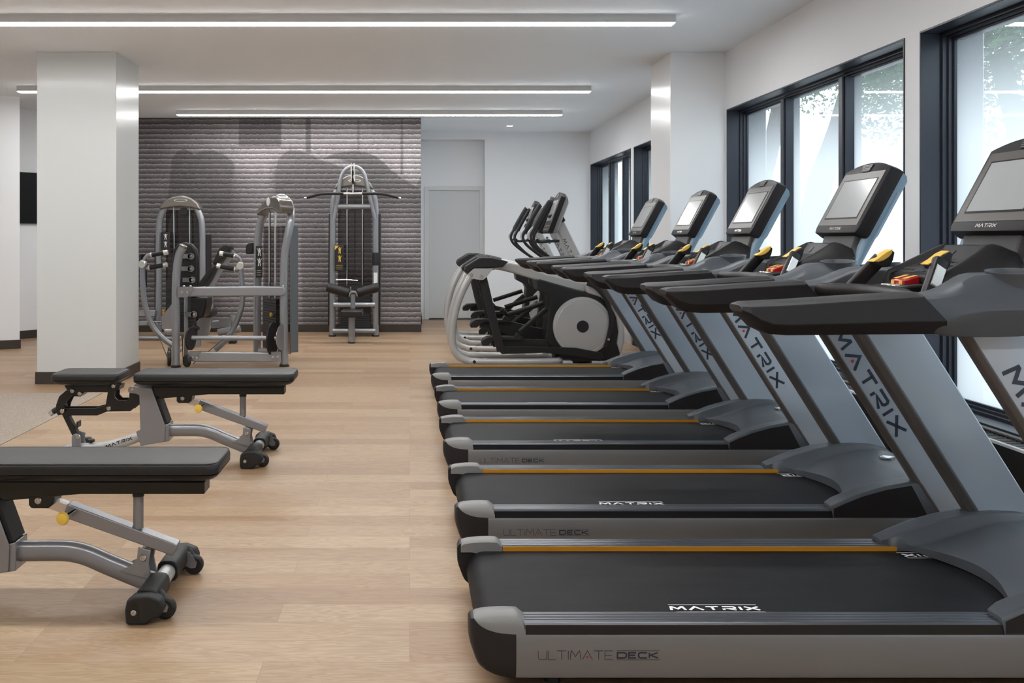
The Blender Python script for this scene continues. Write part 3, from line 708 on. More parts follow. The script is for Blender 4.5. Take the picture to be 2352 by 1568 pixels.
    for s in (-1, 1):
        p0 = Vector((1.395, CW+s*.256, 1.115)); p1 = Vector((1.478, CW+s*.185, 1.238))
        dv = (p1-p0).normalized(); nn = Vector((-dv.z, 0, dv.x)).normalized(); sv = dv.cross(nn).normalized()
        go = MB().tube([p0, p0*.5+p1*.5, p1], .024, 14, 1, ry=.017, sq=.35, up=nn).build('hand_grip', M_charcoal, t, bevel=.003)
        c = Vector((1.500, CW+s*.174, 1.266)); P = [(0, 0), (.012, -.006), (.006, -.034), (-.006, -.058), (-.034, -.060), (-.056, -.050), (-.064, -.038), (-.045, -.030), (-.02, -.010)]
        MB().prism([(c.x+a, c.z+b) for a, b in P], c.y-.023, c.y+.023).build('grip_head', M_charcoal, go, bevel=.006, bs=3)
        P = [(-.063, -.039), (-.046, -.028), (-.02, -.008), (.000, .002), (.001, -.010), (-.010, -.024), (-.028, -.036), (-.048, -.042)]
        y0, y1 = sorted((c.y-s*.0255, c.y-s*.017))
        tc_ = MB().prism([(c.x+a, c.z+b) for a, b in P], y0, y1)
        P = [(-.066, -.039), (-.046, -.027), (-.02, -.007), (.001, .003), (.002, -.001), (-.019, -.011), (-.045, -.031), (-.064, -.042)]
        y0, y1 = sorted((c.y-s*.0255, c.y+s*.018))
        MB().prism([(c.x+a, c.z+b) for a, b in P], y0, y1).build('thumb_cover', M_yellow, go, bevel=.0015)
        tc_.build('thumb_button', M_yellow, go, bevel=.003)
        pl = MB()
        for sy in (s,):
            q = sy*(1 if sv.y > 0 else -1); o_ = p0+dv*.052+sv*(.0172*q); L_ = .080
            pl.loft([[o_+sv*(e*q)+nn*k1*wd_+dv*k2 for k1, k2 in ((-1, e*1.2), (1, e*1.2), (1, L_-e*1.2), (-1, L_-e*1.2))] for e, wd_ in ((-.004, .0155), (.0012, .0155), (.0022, .0145))])
        build_each(pl, 'contact_plate', M_plate, go)
    # inclined control panel with a back wall and raised side rims
    P = [(1.492, 1.170), (1.497, 1.186), (1.505, 1.190), (1.620, 1.237), (1.72, 1.237), (1.745, 1.20), (1.74, 1.05), (1.52, 1.07)]
    po = MB().prism(P, CW-.160, CW+.160).build('control_panel', M_charcoal, t, bevel=.004)
    MB().prism([(1.615, 1.230), (1.662, 1.2845), (1.70, 1.285), (1.75, 1.26), (1.745, 1.20), (1.62, 1.20)], CW-.122, CW+.122).build('tray_wall', M_charcoal, po, bevel=.003)
    for q in (-1, 1):
        R = []
        for x, yi, zt, yb_, zb_ in ((1.484, .158, 1.186, .180, 1.12), (1.492, .156, 1.198, .186, 1.13), (1.510, .153, 1.208, .190, 1.15), (1.5665, .144, 1.238, .196, 1.185), (1.620, .130, 1.267, .200, 1.205), (1.655, .119, 1.286, .200, 1.215), (1.675, .116, 1.290, .200, 1.220), (1.70, .122, 1.284, .196, 1.222), (1.735, .150, 1.262, .197, 1.20)):
            R.append([(x, CW+q*yi, zt-.004), (x, CW+q*(yi+.004), zt), (x, CW+q*(yi+.012), zt-.002), (x, CW+q*(yi+.020), zt-.012), (x, CW+q*yb_, zb_+.006), (x, CW+q*(yb_+.002), zb_-.012), (x, CW+q*yi, zb_-.06)])
        MB().loft(R).build('panel_rim', M_charcoal, po, angle=55)
    kx = MB(); yl = MB()
    def pp(x, y, dz=.0012): return Vector((x, y, 1.190+(x-1.505)*.4087+dz))
    MBp = MB().add([pp(1.510, CW-.152), pp(1.510, CW+.152), pp(1.618, CW+.125), pp(1.618, CW-.125)], [(0, 1, 2, 3)])
    MBp.build('membrane_panel', mat('membrane_keys', (.05, .055, .065), .3, noise=.6, nscale=70), po, smooth=False)
    for ix in range(2):
        for iy in range(2):
            for s in (1,):
                c = pp(1.538+ix*.040, CW+s*(.080+iy*.032), .0022); yl.add([c+Vector((.015*cos(2*pi*k/14), .011*sin(2*pi*k/14), 0)) for k in range(14)], [list(range(14))])
    for ix in range(4):
        for iy in range(5):
            c = pp(1.525+ix*.025, CW-.110+iy*.034, .0018); kx.add([c+Vector((a*.009, bq*.010, 0)) for a, bq in ((-1, -1), (1, -1), (1, 1), (-1, 1))], [(0, 1, 2, 3)])
    build_each(yl, 'yellow_key', M_yellow, po, smooth=False); kx.build('keys', M_back, po, smooth=False)
    R = []
    for x, z, hw, xb in ((1.690, 1.215, .195, 1.745), (1.722, 1.245, .186, 1.755), (1.740, 1.275, .180, 1.775), (1.750, 1.315, .185, 1.80), (1.765, 1.345, .195, 1.83)):
        R.append([(x, CW-hw+.03, z), (x, CW+hw-.03, z), (x+.03, CW+hw, z-.008), (xb, CW+hw, z-.03), (xb, CW-hw, z-.03), (x+.03, CW-hw, z-.008)])
    MB().loft(R).build('console_neck', M_charcoal, t, bevel=.008, bs=3)
    # sockets on the tray wall
    sk = MB()
    for y0, y1, h0, h1 in ((CW+.020, CW+.042, .010, .040), (CW-.125, CW-.085, .022, .050)):
        wd_ = Vector((.6626, 0, .749)); wn = Vector((-.749, 0, .6626)); o_ = Vector((1.620, 0, 1.237))
        sk.loft([[o_+wd_*h+wn*e+Vector((0, y, 0)) for y, h in ((y0, h0), (y1, h0), (y1, h1), (y0, h1))] for e in (-.002, .0012)])
    build_each(sk, 'tray_socket', M_bsteel, po)
    # display head: tilted slab with a rounded top
    A = Vector((1.727, 0, 1.337)); Bv = Vector((1.877, 0, 1.615)); up_ = (Bv-A).normalized(); bk = Vector((up_.z, 0, -up_.x))    # bk points away from the user
    def HP(u, y, d): p = A+up_*u+bk*d; return Vector((p.x, CW+y, p.z))
    def outline(gx, gy0, top, r=.02, nn=16):
        pts = [(-gx+r*.6, gy0), (gx-r*.6, gy0), (gx, gy0+r)]
        for k in range(nn+1):
            a = k/nn; y = gx-2*gx*a; pts.append((y, .316+gy0*0-.0+(top-.316)*(1-abs(2*a-1)**2.2)))
        pts += [(-gx, gy0+r)]
        return pts
    O1 = outline(.208, -.004, .352); rings = []
    for d, sx, in ((0, .965), (.004, 1.0), (.045, 1.03), (.060, 1.02)):
        rings.append([HP((u-.17)*sx+.17, y*sx, d) for y, u in O1])
    hdm = MB().loft(rings).build('display_head', M_charcoal, t, angle=40)
    rings = []
    for d, sx in ((.058, 1.005), (.085, .97), (.105, .88)):
        rings.append([HP((u-.17)*sx+.17, y*sx, d) for y, u in O1])
    MB().loft(rings).build('back_shell', M_back, hdm, angle=40)
    # bezel plate and screen
    def plate(name, u0, u1, hw, d, m, tw=0):
        MB().loft([[HP(u0, -hw, dd), HP(u0, hw, dd), HP(u1, hw-tw, dd), HP(u1, -hw+tw, dd)] for dd in (d, d+.003)]).build(name, m, hdm)
    plate('screen_surround', .030, .300, .190, -.0022, M_screenbez, .004)
    plate('screen_edge', .062, .266, .158, -.0032, M_tv)
    plate('screen', .069, .260, .151, -.0040, M_screen)
    gm = MB(); 
    MB().loft([[HP(.305, -.035, dd), HP(.305, .035, dd), HP(.340, .045, dd), HP(.340, -.045, dd)] for dd in (-.0035, .002)]).build('speaker_grille', M_bsteel, hdm)
    for k in range(4): gm.loft([[HP(.309+.008*k, -.034-.002*k, dd), HP(.309+.008*k, .034+.002*k, dd), HP(.312+.008*k, .034+.002*k, dd), HP(.312+.008*k, -.034-.002*k, dd)] for dd in (-.005, -.003)])
    gm.build('grille_bars', M_capgrey, hdm)
    lt = MB(); wl = text_len('MATRIX', .22)*.0155
    lettering(lt, 'MATRIX', HP(.006, wl/2, -.0012), (0, -1, 0), up_, .0155, .0032, .22, 1.0); lt.build('head_lettering', M_plate, hdm, smooth=False)
    # mast behind the console down to the uprights
    pm = [(1.925, 1.50), (1.912, 1.525), (1.880, 1.53), (1.80, 1.42), (1.765, 1.30), (1.735, 1.22), (1.70, 1.14), (1.70, 1.04), (1.74, 1.04), (1.757, 1.19)]
    MB().prism(pm, CW-.204, CW+.204).build('console_mast', M_back, t, bevel=.018, bs=3)
    return t
T0 = treadmill((.173, 2.7125, 0), 'nearest treadmill, front cut off by the right edge of the picture, deck lettering largest')
tlab = ['second treadmill from the viewer, whole MATRIX upright in full view', 'middle one of the five treadmills, console in front of the dark window mullion',
        'fourth treadmill from the viewer, console against the white wall beside the pillar', 'farthest treadmill, right in front of the elliptical trainers, smallest in view']
for (X, Yn), lb in zip(((.3215, 3.840), (.3168, 5.076), (.3194, 6.266), (.3078, 7.545)), tlab):
    c = copy_tree(T0); c.location = (X-.135, Yn, 0); c['label'] = lb

# ------------------------------------------------------------------ weight bench
def bench():
    OY = 5.53; org = Vector((-1.2, OY, 0)); z4 = Z(0, 820, 2.45)
    t = thing('weight_bench', org, 'complete black and grey adjustable bench standing behind the nearer one', 'weight bench', 'adjustable benches on the left')
    def q(x, y, Y=OY): return z4(x, y, Y)
    def prism(pts, y0, y1, Yref=None): return MB(org).prism([q(x, y, Yref or OY) for x, y in pts], y0, y1)
    def pad(name, x0, x1, y0, y1, z0, z1):
        R = []
        def ring(ins, z, r):
            P = []
            for cx, cy, a0 in ((x1-ins-r, y1-ins-r, 0), (x0+ins+r, y1-ins-r, pi/2), (x0+ins+r, y0+ins+r, pi), (x1-ins-r, y0+ins+r, 3*pi/2)):
                for k in range(6): a = a0+pi/2*k/5; P.append((cx+r*cos(a), cy+r*sin(a), z))
            return P
        zm = z0+(z1-z0)*.62
        for ins, z in ((.030, z0), (.018, z0+.006), (.006, z0+.015), (0, z0+.024)): R.append(ring(ins, z, .03))
        lower = MB(org).loft(R+[ring(.004, z0+.0245, .04)]).build(name, M_padv, t)
        R = [ring(.003, z0+.0245, .04), ring(0, z0+.027, .04), ring(-.001, z0+.045, .04), ring(.001, z1-.008, .04), ring(.003, z1-.003, .04), ring(.007, z1-.0002, .04), ring(.013, z1+.0012, .04), ring(.04, z1+.003, .03), ring(.08, z1+.004, .02)]
        MB(org).loft(R).build('cushion_top', M_padv, lower)
        R = [ring(.0305, z1-.0004, .02), ring(.032, z1+.0016, .02), ring(.06, z1+.003, .02)]
        MB(org).tube([Vector(p) for p in ring(.004, z1-.0005, .04)]+[Vector(ring(.004, z1-.0005, .04)[0])], .0013, 6).build('piping', M_padv, lower)
    pad('seat_pad', -2.075, -1.685, OY-.14, OY+.14, .458, .519)
    pad('back_pad', -1.600, -.672, OY-.14, OY+.14, .455, .519)
    prism([(862, 160), (1605, 160), (1605, 203), (1180, 203), (920, 226), (880, 200)], OY-.045, OY+.045).build('back_frame', M_bsteel, t, bevel=.004)
    u = MB(org)
    for y0, y1 in ((OY-.062, OY-.054), (OY+.054, OY+.062)):
        u.prism([q(x, y) for x, y in ((738, 168), (748, 158), (775, 156), (868, 166), (945, 375), (942, 462), (808, 487), (782, 408), (806, 396), (800, 205), (778, 196), (748, 193), (738, 184))], y0, y1)
    u.prism([q(x, y) for x, y in ((800, 405), (962, 365), (964, 462), (812, 485))], OY-.054, OY+.054)
    uo = u.build('upright_bracket', M_steell, t, bevel=.003)
    prism([(880, 225), (905, 225), (955, 362), (930, 372)], OY-.05, OY+.05).build('inner_web', M_charcoal, t)
    MB(org).tube([q(950, 410), q(1060, 409), q(1130, 411), q(1190, 425), q(1260, 455), q(1345, 490), q(1430, 524)], .030, 18, 4, ry=.037, sq=.15).build('front_tube', M_steell, t)
    rt = MB(org).tube([q(800, 440), q(720, 470), q(640, 492), q(560, 507), q(470, 512), q(400, 512)], .028, 18, 4, ry=.030, sq=.2); ro = rt.build('rear_tube', M_silver, t)
    a = MB(org); o = q(600, 515, OY-.0295); o2 = q(745, 465, OY-.0295); d = (o2-o); wl = text_len('MATRIX', .3)
    lettering(a, 'MATRIX', o, d, Vector((-d.z, 0, d.x)), d.length/wl/1.0, .005, .3, 1.0); a.build('tube_lettering', M_ink, ro, smooth=False)
    # black seat linkage
    sf = MB(org).prism([q(x, y) for x, y in ((378, 152), (690, 152), (683, 178), (640, 190), (490, 190), (470, 214), (415, 212))], OY-.05, OY+.05); sf.build('seat_frame', M_bsteel, t, bevel=.003)
    hk = [(640, 160), (683, 152), (685, 176), (662, 178), (660, 215), (678, 234), (728, 235), (742, 220), (742, 195), (800, 195), (806, 246), (748, 295), (622, 297), (600, 284), (612, 250), (622, 190)]
    k = MB(org)
    for y0, y1 in ((OY-.052, OY-.040), (OY+.040, OY+.052)): k.prism([q(x, y) for x, y in hk], y0, y1)
    k.build('hook_bracket', M_bsteel, t, bevel=.002)
    k = MB(org)
    for y0, y1 in ((OY-.040, OY-.030), (OY+.030, OY+.040)): k.prism([q(x, y) for x, y in ((345, 285), (390, 281), (545, 281), (618, 262), (632, 292), (560, 321), (370, 321), (346, 310))], y0, y1)
    k.build('lower_link', M_bsteel, t, bevel=.002)
    k = MB(org)
    for y0, y1 in ((OY-.058, OY-.046), (OY+.046, OY+.058)): k.prism([q(x, y) for x, y in ((392, 178), (420, 182), (428, 205), (398, 232), (382, 262), (376, 290), (366, 314), (346, 316), (334, 300), (336, 258), (352, 212))], y0, y1)
    k.build('curved_arm', M_bsteel, t, bevel=.002)
    hn = MB(org).cyl(q(372, 262), q(300, 306), .017); ho = hn.build('release_handle', M_rubber, t)
    MB(org).cyl(q(302, 304), q(283, 321), .0165).build('handle_tip', M_chrome, ho)
    MB(org).prism([q(x, y) for x, y in ((352, 312), (385, 312), (452, 440), (420, 452))], OY-.022, OY+.022).box(*[tuple(v) for v in (q(428, 398, OY-.03)-Vector((0, 0, 0)), q(458, 352, OY+.03))]).build('adjuster_leg', M_bsteel, t, bevel=.003)
    k = MB(org)
    for y0, y1 in ((OY-.040, OY-.032), (OY+.032, OY+.040)): k.prism([q(x, y) for x, y in ((416, 500), (416, 440), (424, 428), (440, 422), (458, 428), (466, 440), (466, 500))], y0, y1)
    k.build('pivot_bracket', M_steell, t, bevel=.003)
    kb = MB(org); kb.cyl(q(513, 500), q(513, 478), .008); kb.lathe(q(513, 478), (0, 0, 1), [(.012, 0), (.020, .003), (.022, .012), (.018, .018), (0, .019)], 20); kb.build('locking_knob', M_rubber, t)
    # telescopic arm
    MB(org).prism([q(x, y) for x, y in ((1055, 222), (1140, 250), (1128, 280), (1020, 245))], OY-.020, OY+.020).build('inner_slide', M_chrome, t)
    ar = MB(org).prism([q(x, y) for x, y in ((1130, 240), (1508, 382), (1492, 420), (1113, 286))], OY-.028, OY+.028).build('telescopic_arm', M_steell, t, bevel=.004)
    MB(org).prism([q(x, y) for x, y in ((1003, 205), (1092, 205), (1086, 240), (1070, 252), (1012, 252), (1003, 240))], OY-.045, OY+.045).build('arm_bracket', M_bsteel, t, bevel=.006)
    kn = MB(org); c = q(1150, 268, OY-.028); kn.cyl(c, c+Vector((-.020, -.045, -.010)), .007)
    kn.build('knob_stem', M_chrome, ar); kc = c+Vector((-.022, -.048, -.012))
    MB(org).lathe(kc, (-.18, -1, -.05), [(.006, -.012), (.016, -.008), (.022, 0), (.0235, .008), (.020, .014), (.010, .0165), (0, .017)], 28).build('yellow_knob', M_yellow, ar)
    MB(org).cyl(q(1367, 208), q(1367, 330), .0185).build('support_post', M_steell, t)
    MB(org).cyl(q(1367, 200), q(1367, 220), .021).build('post_collar', M_rubber, t)
    k = MB(org)
    for y0, y1 in ((OY-.040, OY-.032), (OY+.032, OY+.040)): k.prism([q(x, y) for x, y in ((1376, 385), (1420, 397), (1412, 440), (1424, 500), (1312, 468), (1352, 448), (1372, 425))], y0, y1)
    k.box(tuple(q(1376, 425, OY-.032)), tuple(q(1412, 388, OY+.032))).build('lower_gusset', M_steell, t, bevel=.003)
    # foot bar, rubber sleeves and wheels
    FX = -.90
    MB(org).cyl((FX, OY-.21, .068), (FX, OY+.28, .068), .030).build('foot_bar', M_silver, t)
    for s in (-1, 1):
        y0, y1 = (OY-.035, OY-.205) if s < 0 else (OY+.075, OY+.275)
        sl = MB(org).tube([(FX, y0, .070), (FX, y1, .070)], .039, 16, sq=.35)
        so = sl.build('rubber_sleeve', M_rubber, t, bevel=.004)
        ya, yb = (OY-.245, OY-.203) if s < 0 else (OY+.270, OY+.312)
        P = [(FX-.058, .004), (FX-.062, .05), (FX-.056, .082), (FX-.035, .100), (FX+.02, .103), (FX+.06, .088), (FX+.072, .060), (FX+.055, .028), (FX+.028, .022), (FX+.015, .004)]
        foot = MB(org).prism(P, ya, yb).build('foot_block', M_rubber, t, bevel=.008, bs=3)
        yf = OY-.2455 if s < 0 else OY+.3125
        fr = MB(org); ins = [(FX-.048, .018), (FX-.050, .052), (FX-.044, .072), (FX-.02, .074), (FX-.012, .060), (FX-.014, .020)]
        fr.prism(ins, min(yf, yf+s*.001), max(yf, yf+s*.001)); fr.build('foot_recess', M_bsteel, foot)
        MB(org)
        bm = MB(org); bolt(bm, (FX-.030, yf+s*.001, .046), (0, s, 0), .010, .006); bm.build('foot_bolt', M_bolt, foot)
        wy = OY+s*.150 if s < 0 else OY+s*.205
        wy = OY-.180 if s < 0 else OY+.248
        wc = Vector((FX+.060, wy, .037))
        wh = MB(org); wh.lathe(wc-Vector((0, .014, 0)), (0, 1, 0), [(.012, 0), (.030, 0), (.0365, .005), (.0365, .023), (.030, .028), (.012, .028)], 28); wo = wh.build('wheel', M_rubber, t)
        fk = MB(org)
        for k_ in (-1, 1): fk.prism([(FX+.01, .088), (FX+.045, .092), (FX+.075, .048), (FX+.070, .030), (FX+.050, .028), (FX+.01, .050)], wy+k_*.019-.002, wy+k_*.019+.002)
        fk.build('wheel_fork', M_steell, t)
    # rear foot
    RXF = q(420, 515).x-.03
    MB(org).cyl((RXF, OY-.24, .045), (RXF, OY+.24, .045), .028).build('rear_foot_bar', M_silver, t)
    fe = MB(org)
    for s in (-1, 1): fe.box((RXF-.045, OY+s*.24-.03, 0), (RXF+.045, OY+s*.24+.03, .078))
    MB(org).tube([q(400, 512), q(380, 516), (RXF, OY, .05)], .027, 14).build('rear_neck', M_silver, t)
    build_each(fe, 'rear_foot_cap', M_rubber, t, bevel=.012, bs=3)
    # bolts
    bb = MB(org)
    for x, y, dy in ((750, 176, .063), (410, 188, .059), (452, 203, .059), (640, 162, .053), (613, 287, .053), (353, 302, .059), (1026, 232, .046), (1386, 431, .041), (438, 450, .041)):
        for s in (-1, 1):
            c = q(x, y, OY-.05); bolt(bb, (c.x, OY+s*dy, c.z), (0, s, 0), .013, .007)
    build_each(bb, 'bolt', M_bolt, t)
    return t
b2 = bench()
b1 = copy_tree(b2); b1.location = (-1.2, 3.40, 0); b1['label'] = 'nearest adjustable bench, only its right part in the picture, yellow knob largest'

# ------------------------------------------------------------------ elliptical trainer
def elliptical():
    YN, YF = 9.51, 10.04; YC = (YN+YF)/2; org = Vector((1.3, YC, 0))
    t = thing('elliptical_trainer', org, 'nearest elliptical trainer, round silver disc in full view', 'elliptical trainer', 'elliptical trainers at the back')
    z5 = Z(1000, 400, 3.408); z2 = Z(1000, 560, 5.4077); z1 = Z(1150, 420, 6.535); z3 = Z(1200, 600, 6.273)
    def mirr(p): return Vector((p.x, 2*YC-p.y, p.z))
    for s in (0, 1):
        mf = (lambda p: p) if s == 0 else mirr
        sgn = -1 if s == 0 else 1; Yn = YN if s == 0 else YF
        pts = [z2(x, y, YN) for x, y in ((435, 405), (400, 460), (320, 620), (262, 790), (218, 1000), (208, 1180), (238, 1330), (320, 1415), (430, 1455))]
        MB(org).tube([mf(p) for p in pts], .036, 16, 5).build('rear_frame_tube', M_silver, t)
        pts = [(.62, YN, .048), (.72, YN, .048), (1.20, YN, .048), (1.38, YN+.015, .048), (1.50, YN+.06, .048), (1.545, YN+.12, .048), (1.56, YN+.22, .048)]
        fo = MB(org).tube([mf(Vector(p)) for p in pts], .034, 16, 5).build('floor_tube', M_silver, t)
        # joint collars
        k = MB(org).cyl(mf(Vector((.60, YN, .050))), mf(Vector((.705, YN, .048))), .0375); k.cyl(mf(Vector((.75, YN, .048))), mf(Vector((.78, YN, .048))), .037); k.build('joint_collar', M_silver, fo)
        b = MB(org); c = mf(Vector((.655, YN-.036, .052))); b.lathe(c, (0, sgn, 0), [(.0, 0), (.016, 0), (.016, .004), (0, .004)], 18); b.build('joint_hole', M_bsteel, fo)
        # dark moulded shoulder cover and silver side plate
        P = [z2(x, y, YN) for x, y in ((355, 330), (375, 275), (535, 175), (570, 168), (700, 170), (860, 205), (905, 222), (830, 288), (640, 300), (480, 302), (400, 372))]
        ya, yb = sorted((mf(Vector((0, YN-.03, 0))).y, mf(Vector((0, YN+.12, 0))).y))
        MB(org).prism(P, ya, yb).build('shoulder_cover', M_charcoal, t, bevel=.012, bs=3)
        P = [z2(x, y, YN) for x, y in ((398, 372), (480, 302), (715, 305), (625, 420), (590, 446), (550, 448), (440, 426))]
        ya, yb = sorted((mf(Vector((0, YN-.032, 0))).y, mf(Vector((0, YN-.024, 0))).y))
        pl = MB(org).prism(P, ya, yb).build('side_plate', M_silver, t, bevel=.003)
        bb = MB(org)
        for x, y in ((448, 386), (570, 408)): c = z2(x, y, YN-.03); bolt(bb, (c.x, ya if s == 0 else yb, c.z), (0, sgn, 0), .016, .010)
        build_each(bb, 'plate_bolt', M_bolt, pl)
        # dark hanging leg
        MB(org).tube([mf(z2(590, 420, YN+.05)), mf(z2(690, 840, YN+.05)), mf(z2(815, 1330, YN+.05))], .022, 14, 1, ry=.042, sq=.4).build('hanging_leg', M_charcoal, t)
        # pedals and links, one side low and one high
        lift = 0 if s == 0 else .155; xs = 0 if s == 0 else -.10
        def e(x, y, Y=YN+.14): v = mf(z2(x, y, Y)); return Vector((v.x+xs, v.y, v.z+lift))
        ya, yb = sorted((mf(Vector((0, YN+.06, 0))).y, mf(Vector((0, YN+.20, 0))).y))
        MB(org).prism([e(x, y) for x, y in ((568, 1215), (585, 1180), (640, 1146), (740, 1140), (1000, 1150), (1090, 1170), (1085, 1190), (740, 1185), (690, 1215), (650, 1250), (575, 1250))], ya, yb).build('pedal', M_black, t, bevel=.006)
        MB(org).prism([e(x, y) for x, y in ((975, 1150), (1010, 1100), (1045, 1125), (1085, 1165))], ya, yb).build('toe_stop', M_black, t, bevel=.004)
        lp = [e(x, y) for x, y in ((700, 1190), (1100, 1178))]+[Vector((p.x+xs*.5, p.y, p.z+lift*(.6 if i < 2 else 0))) for i, p in enumerate([mf(z5(x, y, YN+.14)) for x, y in ((870, 1292), (1060, 1300), (1250, 1352), (1318, 1385), (1325, 1425), (1240, 1440), (1090, 1415), (860, 1360))])]+[e(840, 1265), e(690, 1255)]
        MB(org).prism(lp, ya+.045, yb-.045).build('pedal_link', M_black, t, bevel=.005)
        # slim lower swing link and crank bar
        MB(org).prism([mf(z5(x, y, YN+.07)) for x, y in ((480, 1370), (500, 1345), (700, 1345), (1090, 1355), (1300, 1395), (1330, 1440), (1280, 1455), (1080, 1420), (850, 1395), (520, 1405))], *sorted((mf(Vector((0, YN+.04, 0))).y, mf(Vector((0, YN+.065, 0))).y))).build('lower_link', M_black, t, bevel=.004)
        MB(org).tube([e(1050, 1090), mf(z5(870, 1055, YN+.16))+Vector((0, 0, lift*.3))], .016, 10, 1, ry=.026, sq=.4).build('crank_bar', M_bsteel, t)
        # moving handle
        ph = Vector((.085 if s else 0, 0, 0))
        hp = [mf(z1(x, y, YN+.06))+ph*min(1, max(0, (1330-y)/500)) for x, y in ((1100, 1330), (900, 1220), (740, 1120), (600, 1015), (510, 935), (462, 860), (455, 790), (490, 715), (560, 580))]
        mo = MB(org).tube(hp, .0165, 14, 5).build('moving_handle', M_charcoal, t)
        MB(org).tube([mf(z1(x, y, YN+.06))+ph for x, y in ((505, 690), (560, 580), (650, 420), (715, 310), (745, 275))], .020, 14, 4, ry=.025).build('handle_grip', M_rubber, mo)
        MB(org).tube([mf(z1(x, y, YN+.06))+ph for x, y in ((440, 850), (425, 800), (440, 730), (500, 655))], .012, 10, 4).build('handle_trim', M_silver, mo)
    YB0, YB1 = YC-.10, YC+.10
    def pr(pts, y0, y1, zf, Yr=YC): return MB(org).prism([zf(x, y, Yr) for x, y in pts], y0, y1)
    # silver spine from the shoulders to the front
    pr([(455, 742), (470, 700), (565, 684), (650, 700), (745, 722), (840, 770), (930, 790), (1060, 822), (1180, 850), (1160, 922), (1050, 900), (800, 832), (600, 772), (500, 748)], YB0, YB1, z5).build('spine', M_silver, t, bevel=.02, bs=4)
    MB(org).prism([z2(x, y, YC) for x, y in ((440, 360), (560, 200), (700, 200), (760, 300), (600, 330))], YN, YF).build('rear_bridge', M_silver, t, bevel=.02, bs=3)
    pr([(1155, 840), (1200, 852), (1290, 895), (1375, 980), (1425, 1080), (1450, 1190), (1448, 1300), (1420, 1400), (1390, 1310), (1402, 1220), (1386, 1110), (1340, 1020), (1270, 955), (1160, 922)], YB0-.088, YB1+.088, z5).build('front_arc', M_silver, t, bevel=.02, bs=4)
    pr([(772, 820), (800, 815), (1160, 922), (1268, 950), (1342, 1020), (1388, 1110), (1404, 1220), (1392, 1305), (1424, 1350), (1415, 1400), (1390, 1452), (1000, 1455), (950, 1400), (850, 1300), (842, 1270), (870, 1060), (880, 985), (862, 940), (785, 900)], YB0-.07, YB1+.07, z5).build('drive_housing', M_black, t, bevel=.012, bs=3)
    for s in (-1, 1):
        c = z3(868, 938, YC-.2); c = Vector((c.x, YC+s*.172, c.z))
        do = MB(org).lathe(c, (0, s, 0), [(0, 0), (.298, 0), (.302, .008), (.296, .018), (.272, .022), (.268, .020), (.264, .0225), (.08, .034), (.066, .034), (0, .034)], 72).build('drive_disc', M_disc, t, angle=25)
        MB(org).lathe(c+Vector((0, s*.034, 0)), (0, s, 0), [(0, 0), (.062, 0), (.060, .004), (0, .004)], 36).build('disc_hub', M_charcoal, do)
        cy = YC+s*.225
        g = MB(org).tube([Vector((z3(x, y, YC).x, cy, z3(x, y, YC).z)) for x, y in ((870, 300), (980, 340), (1080, 440), (1160, 570), (1200, 720), (1210, 860), (1185, 1020), (1130, 1210))], .010, 10, 4, ry=.024, sq=.3).build('disc_guard', M_charcoal, t)
        b_ = MB(org); q = z3(1172, 1092, YC); bolt(b_, (q.x, cy+s*.012, q.z), (0, s, 0), .013, .006); b_.build('guard_bolt', M_bolt, g)
    MB(org).box((1.56, YC-.27, 0), (1.66, YC+.27, .055)).box((1.86, YC-.22, 0), (2.12, YC+.22, .05)).build('front_foot', M_silver, t, bevel=.015, bs=3)
    MB(org).box((1.5, YC-.10, .02), (2.1, YC+.10, .12)).build('base_beam', M_black, t)
    # mast with lettering
    m0 = z1(1255, 1380, YC); m1 = z1(868, 600, YC); dv = (m1-m0).normalized(); nn = Vector((dv.z, 0, -dv.x))
    hw = .052
    R = [[c-nn*hw+Vector((0, -.05, 0)), c+nn*hw+Vector((0, -.05, 0)), c+nn*hw+Vector((0, .05, 0)), c-nn*hw+Vector((0, .05, 0))] for c in (m0-dv*.25, m1)]
    mo = MB(org).loft(R).build('mast', M_silver, t, bevel=.012, bs=3)
    for s in (-1, 1):
        a = MB(org); o = z1(940, 850, YC-.05); dn = -dv
        st = Vector((o.x, YC+s*.0508, o.z))
        if s < 0: lettering(a, 'MATRIX', st-nn*.012+nn*0, dn, nn, .036, .006, .5, 1.0)
        else: lettering(a, 'MATRIX', st+nn*.026, dn, -nn, .036, .006, .5, 1.0)
        a.build('mast_lettering', M_ink, mo, smooth=False)
    # fixed cross handle
    k = MB(org)
    for s in (-1, 1): k.tube([z1(862, 868, YC)+Vector((0, s*.05, 0)), z1(700, 878, YC)+Vector((0, s*.10, 0)), z1(560, 886, YC)+Vector((0, s*.16, 0)), z1(500, 840, YC)+Vector((0, s*.175, 0))], .014, 12, 4)
    k.build('fixed_handle', M_charcoal, t)
    bb = MB(org)
    for x, y in ((815, 825), (855, 905)): c = z1(x, y, YC); bolt(bb, (c.x, YC-.055, c.z), (0, -1, 0), .015, .012)
    build_each(bb, 'handle_bolt', M_bolt, t)
    # display head
    a0 = z1(700, 745, YC-.20); a1 = z1(930, 125, YC-.20); up_ = (a1-a0).normalized(); bk = Vector((up_.z, 0, -up_.x)); Lh = (a1-a0).length
    def HP(u, y, d): p = a0+up_*u+bk*d; return Vector((p.x, YC+y, p.z))
    ol = [(-.19, .01), (.19, .01), (.20, .03)]+[(.20-.4*k/12, Lh-.05+.05*(1-abs(2*k/12-1)**2.2)) for k in range(13)]+[(-.20, .03)]
    hd = MB(org).loft([[HP(u, y*s_, d) for y, u in ol] for d, s_ in ((0, .96), (.006, 1), (.045, 1.02), (.055, 1.0))]).build('display_head', M_charcoal, t, angle=40)
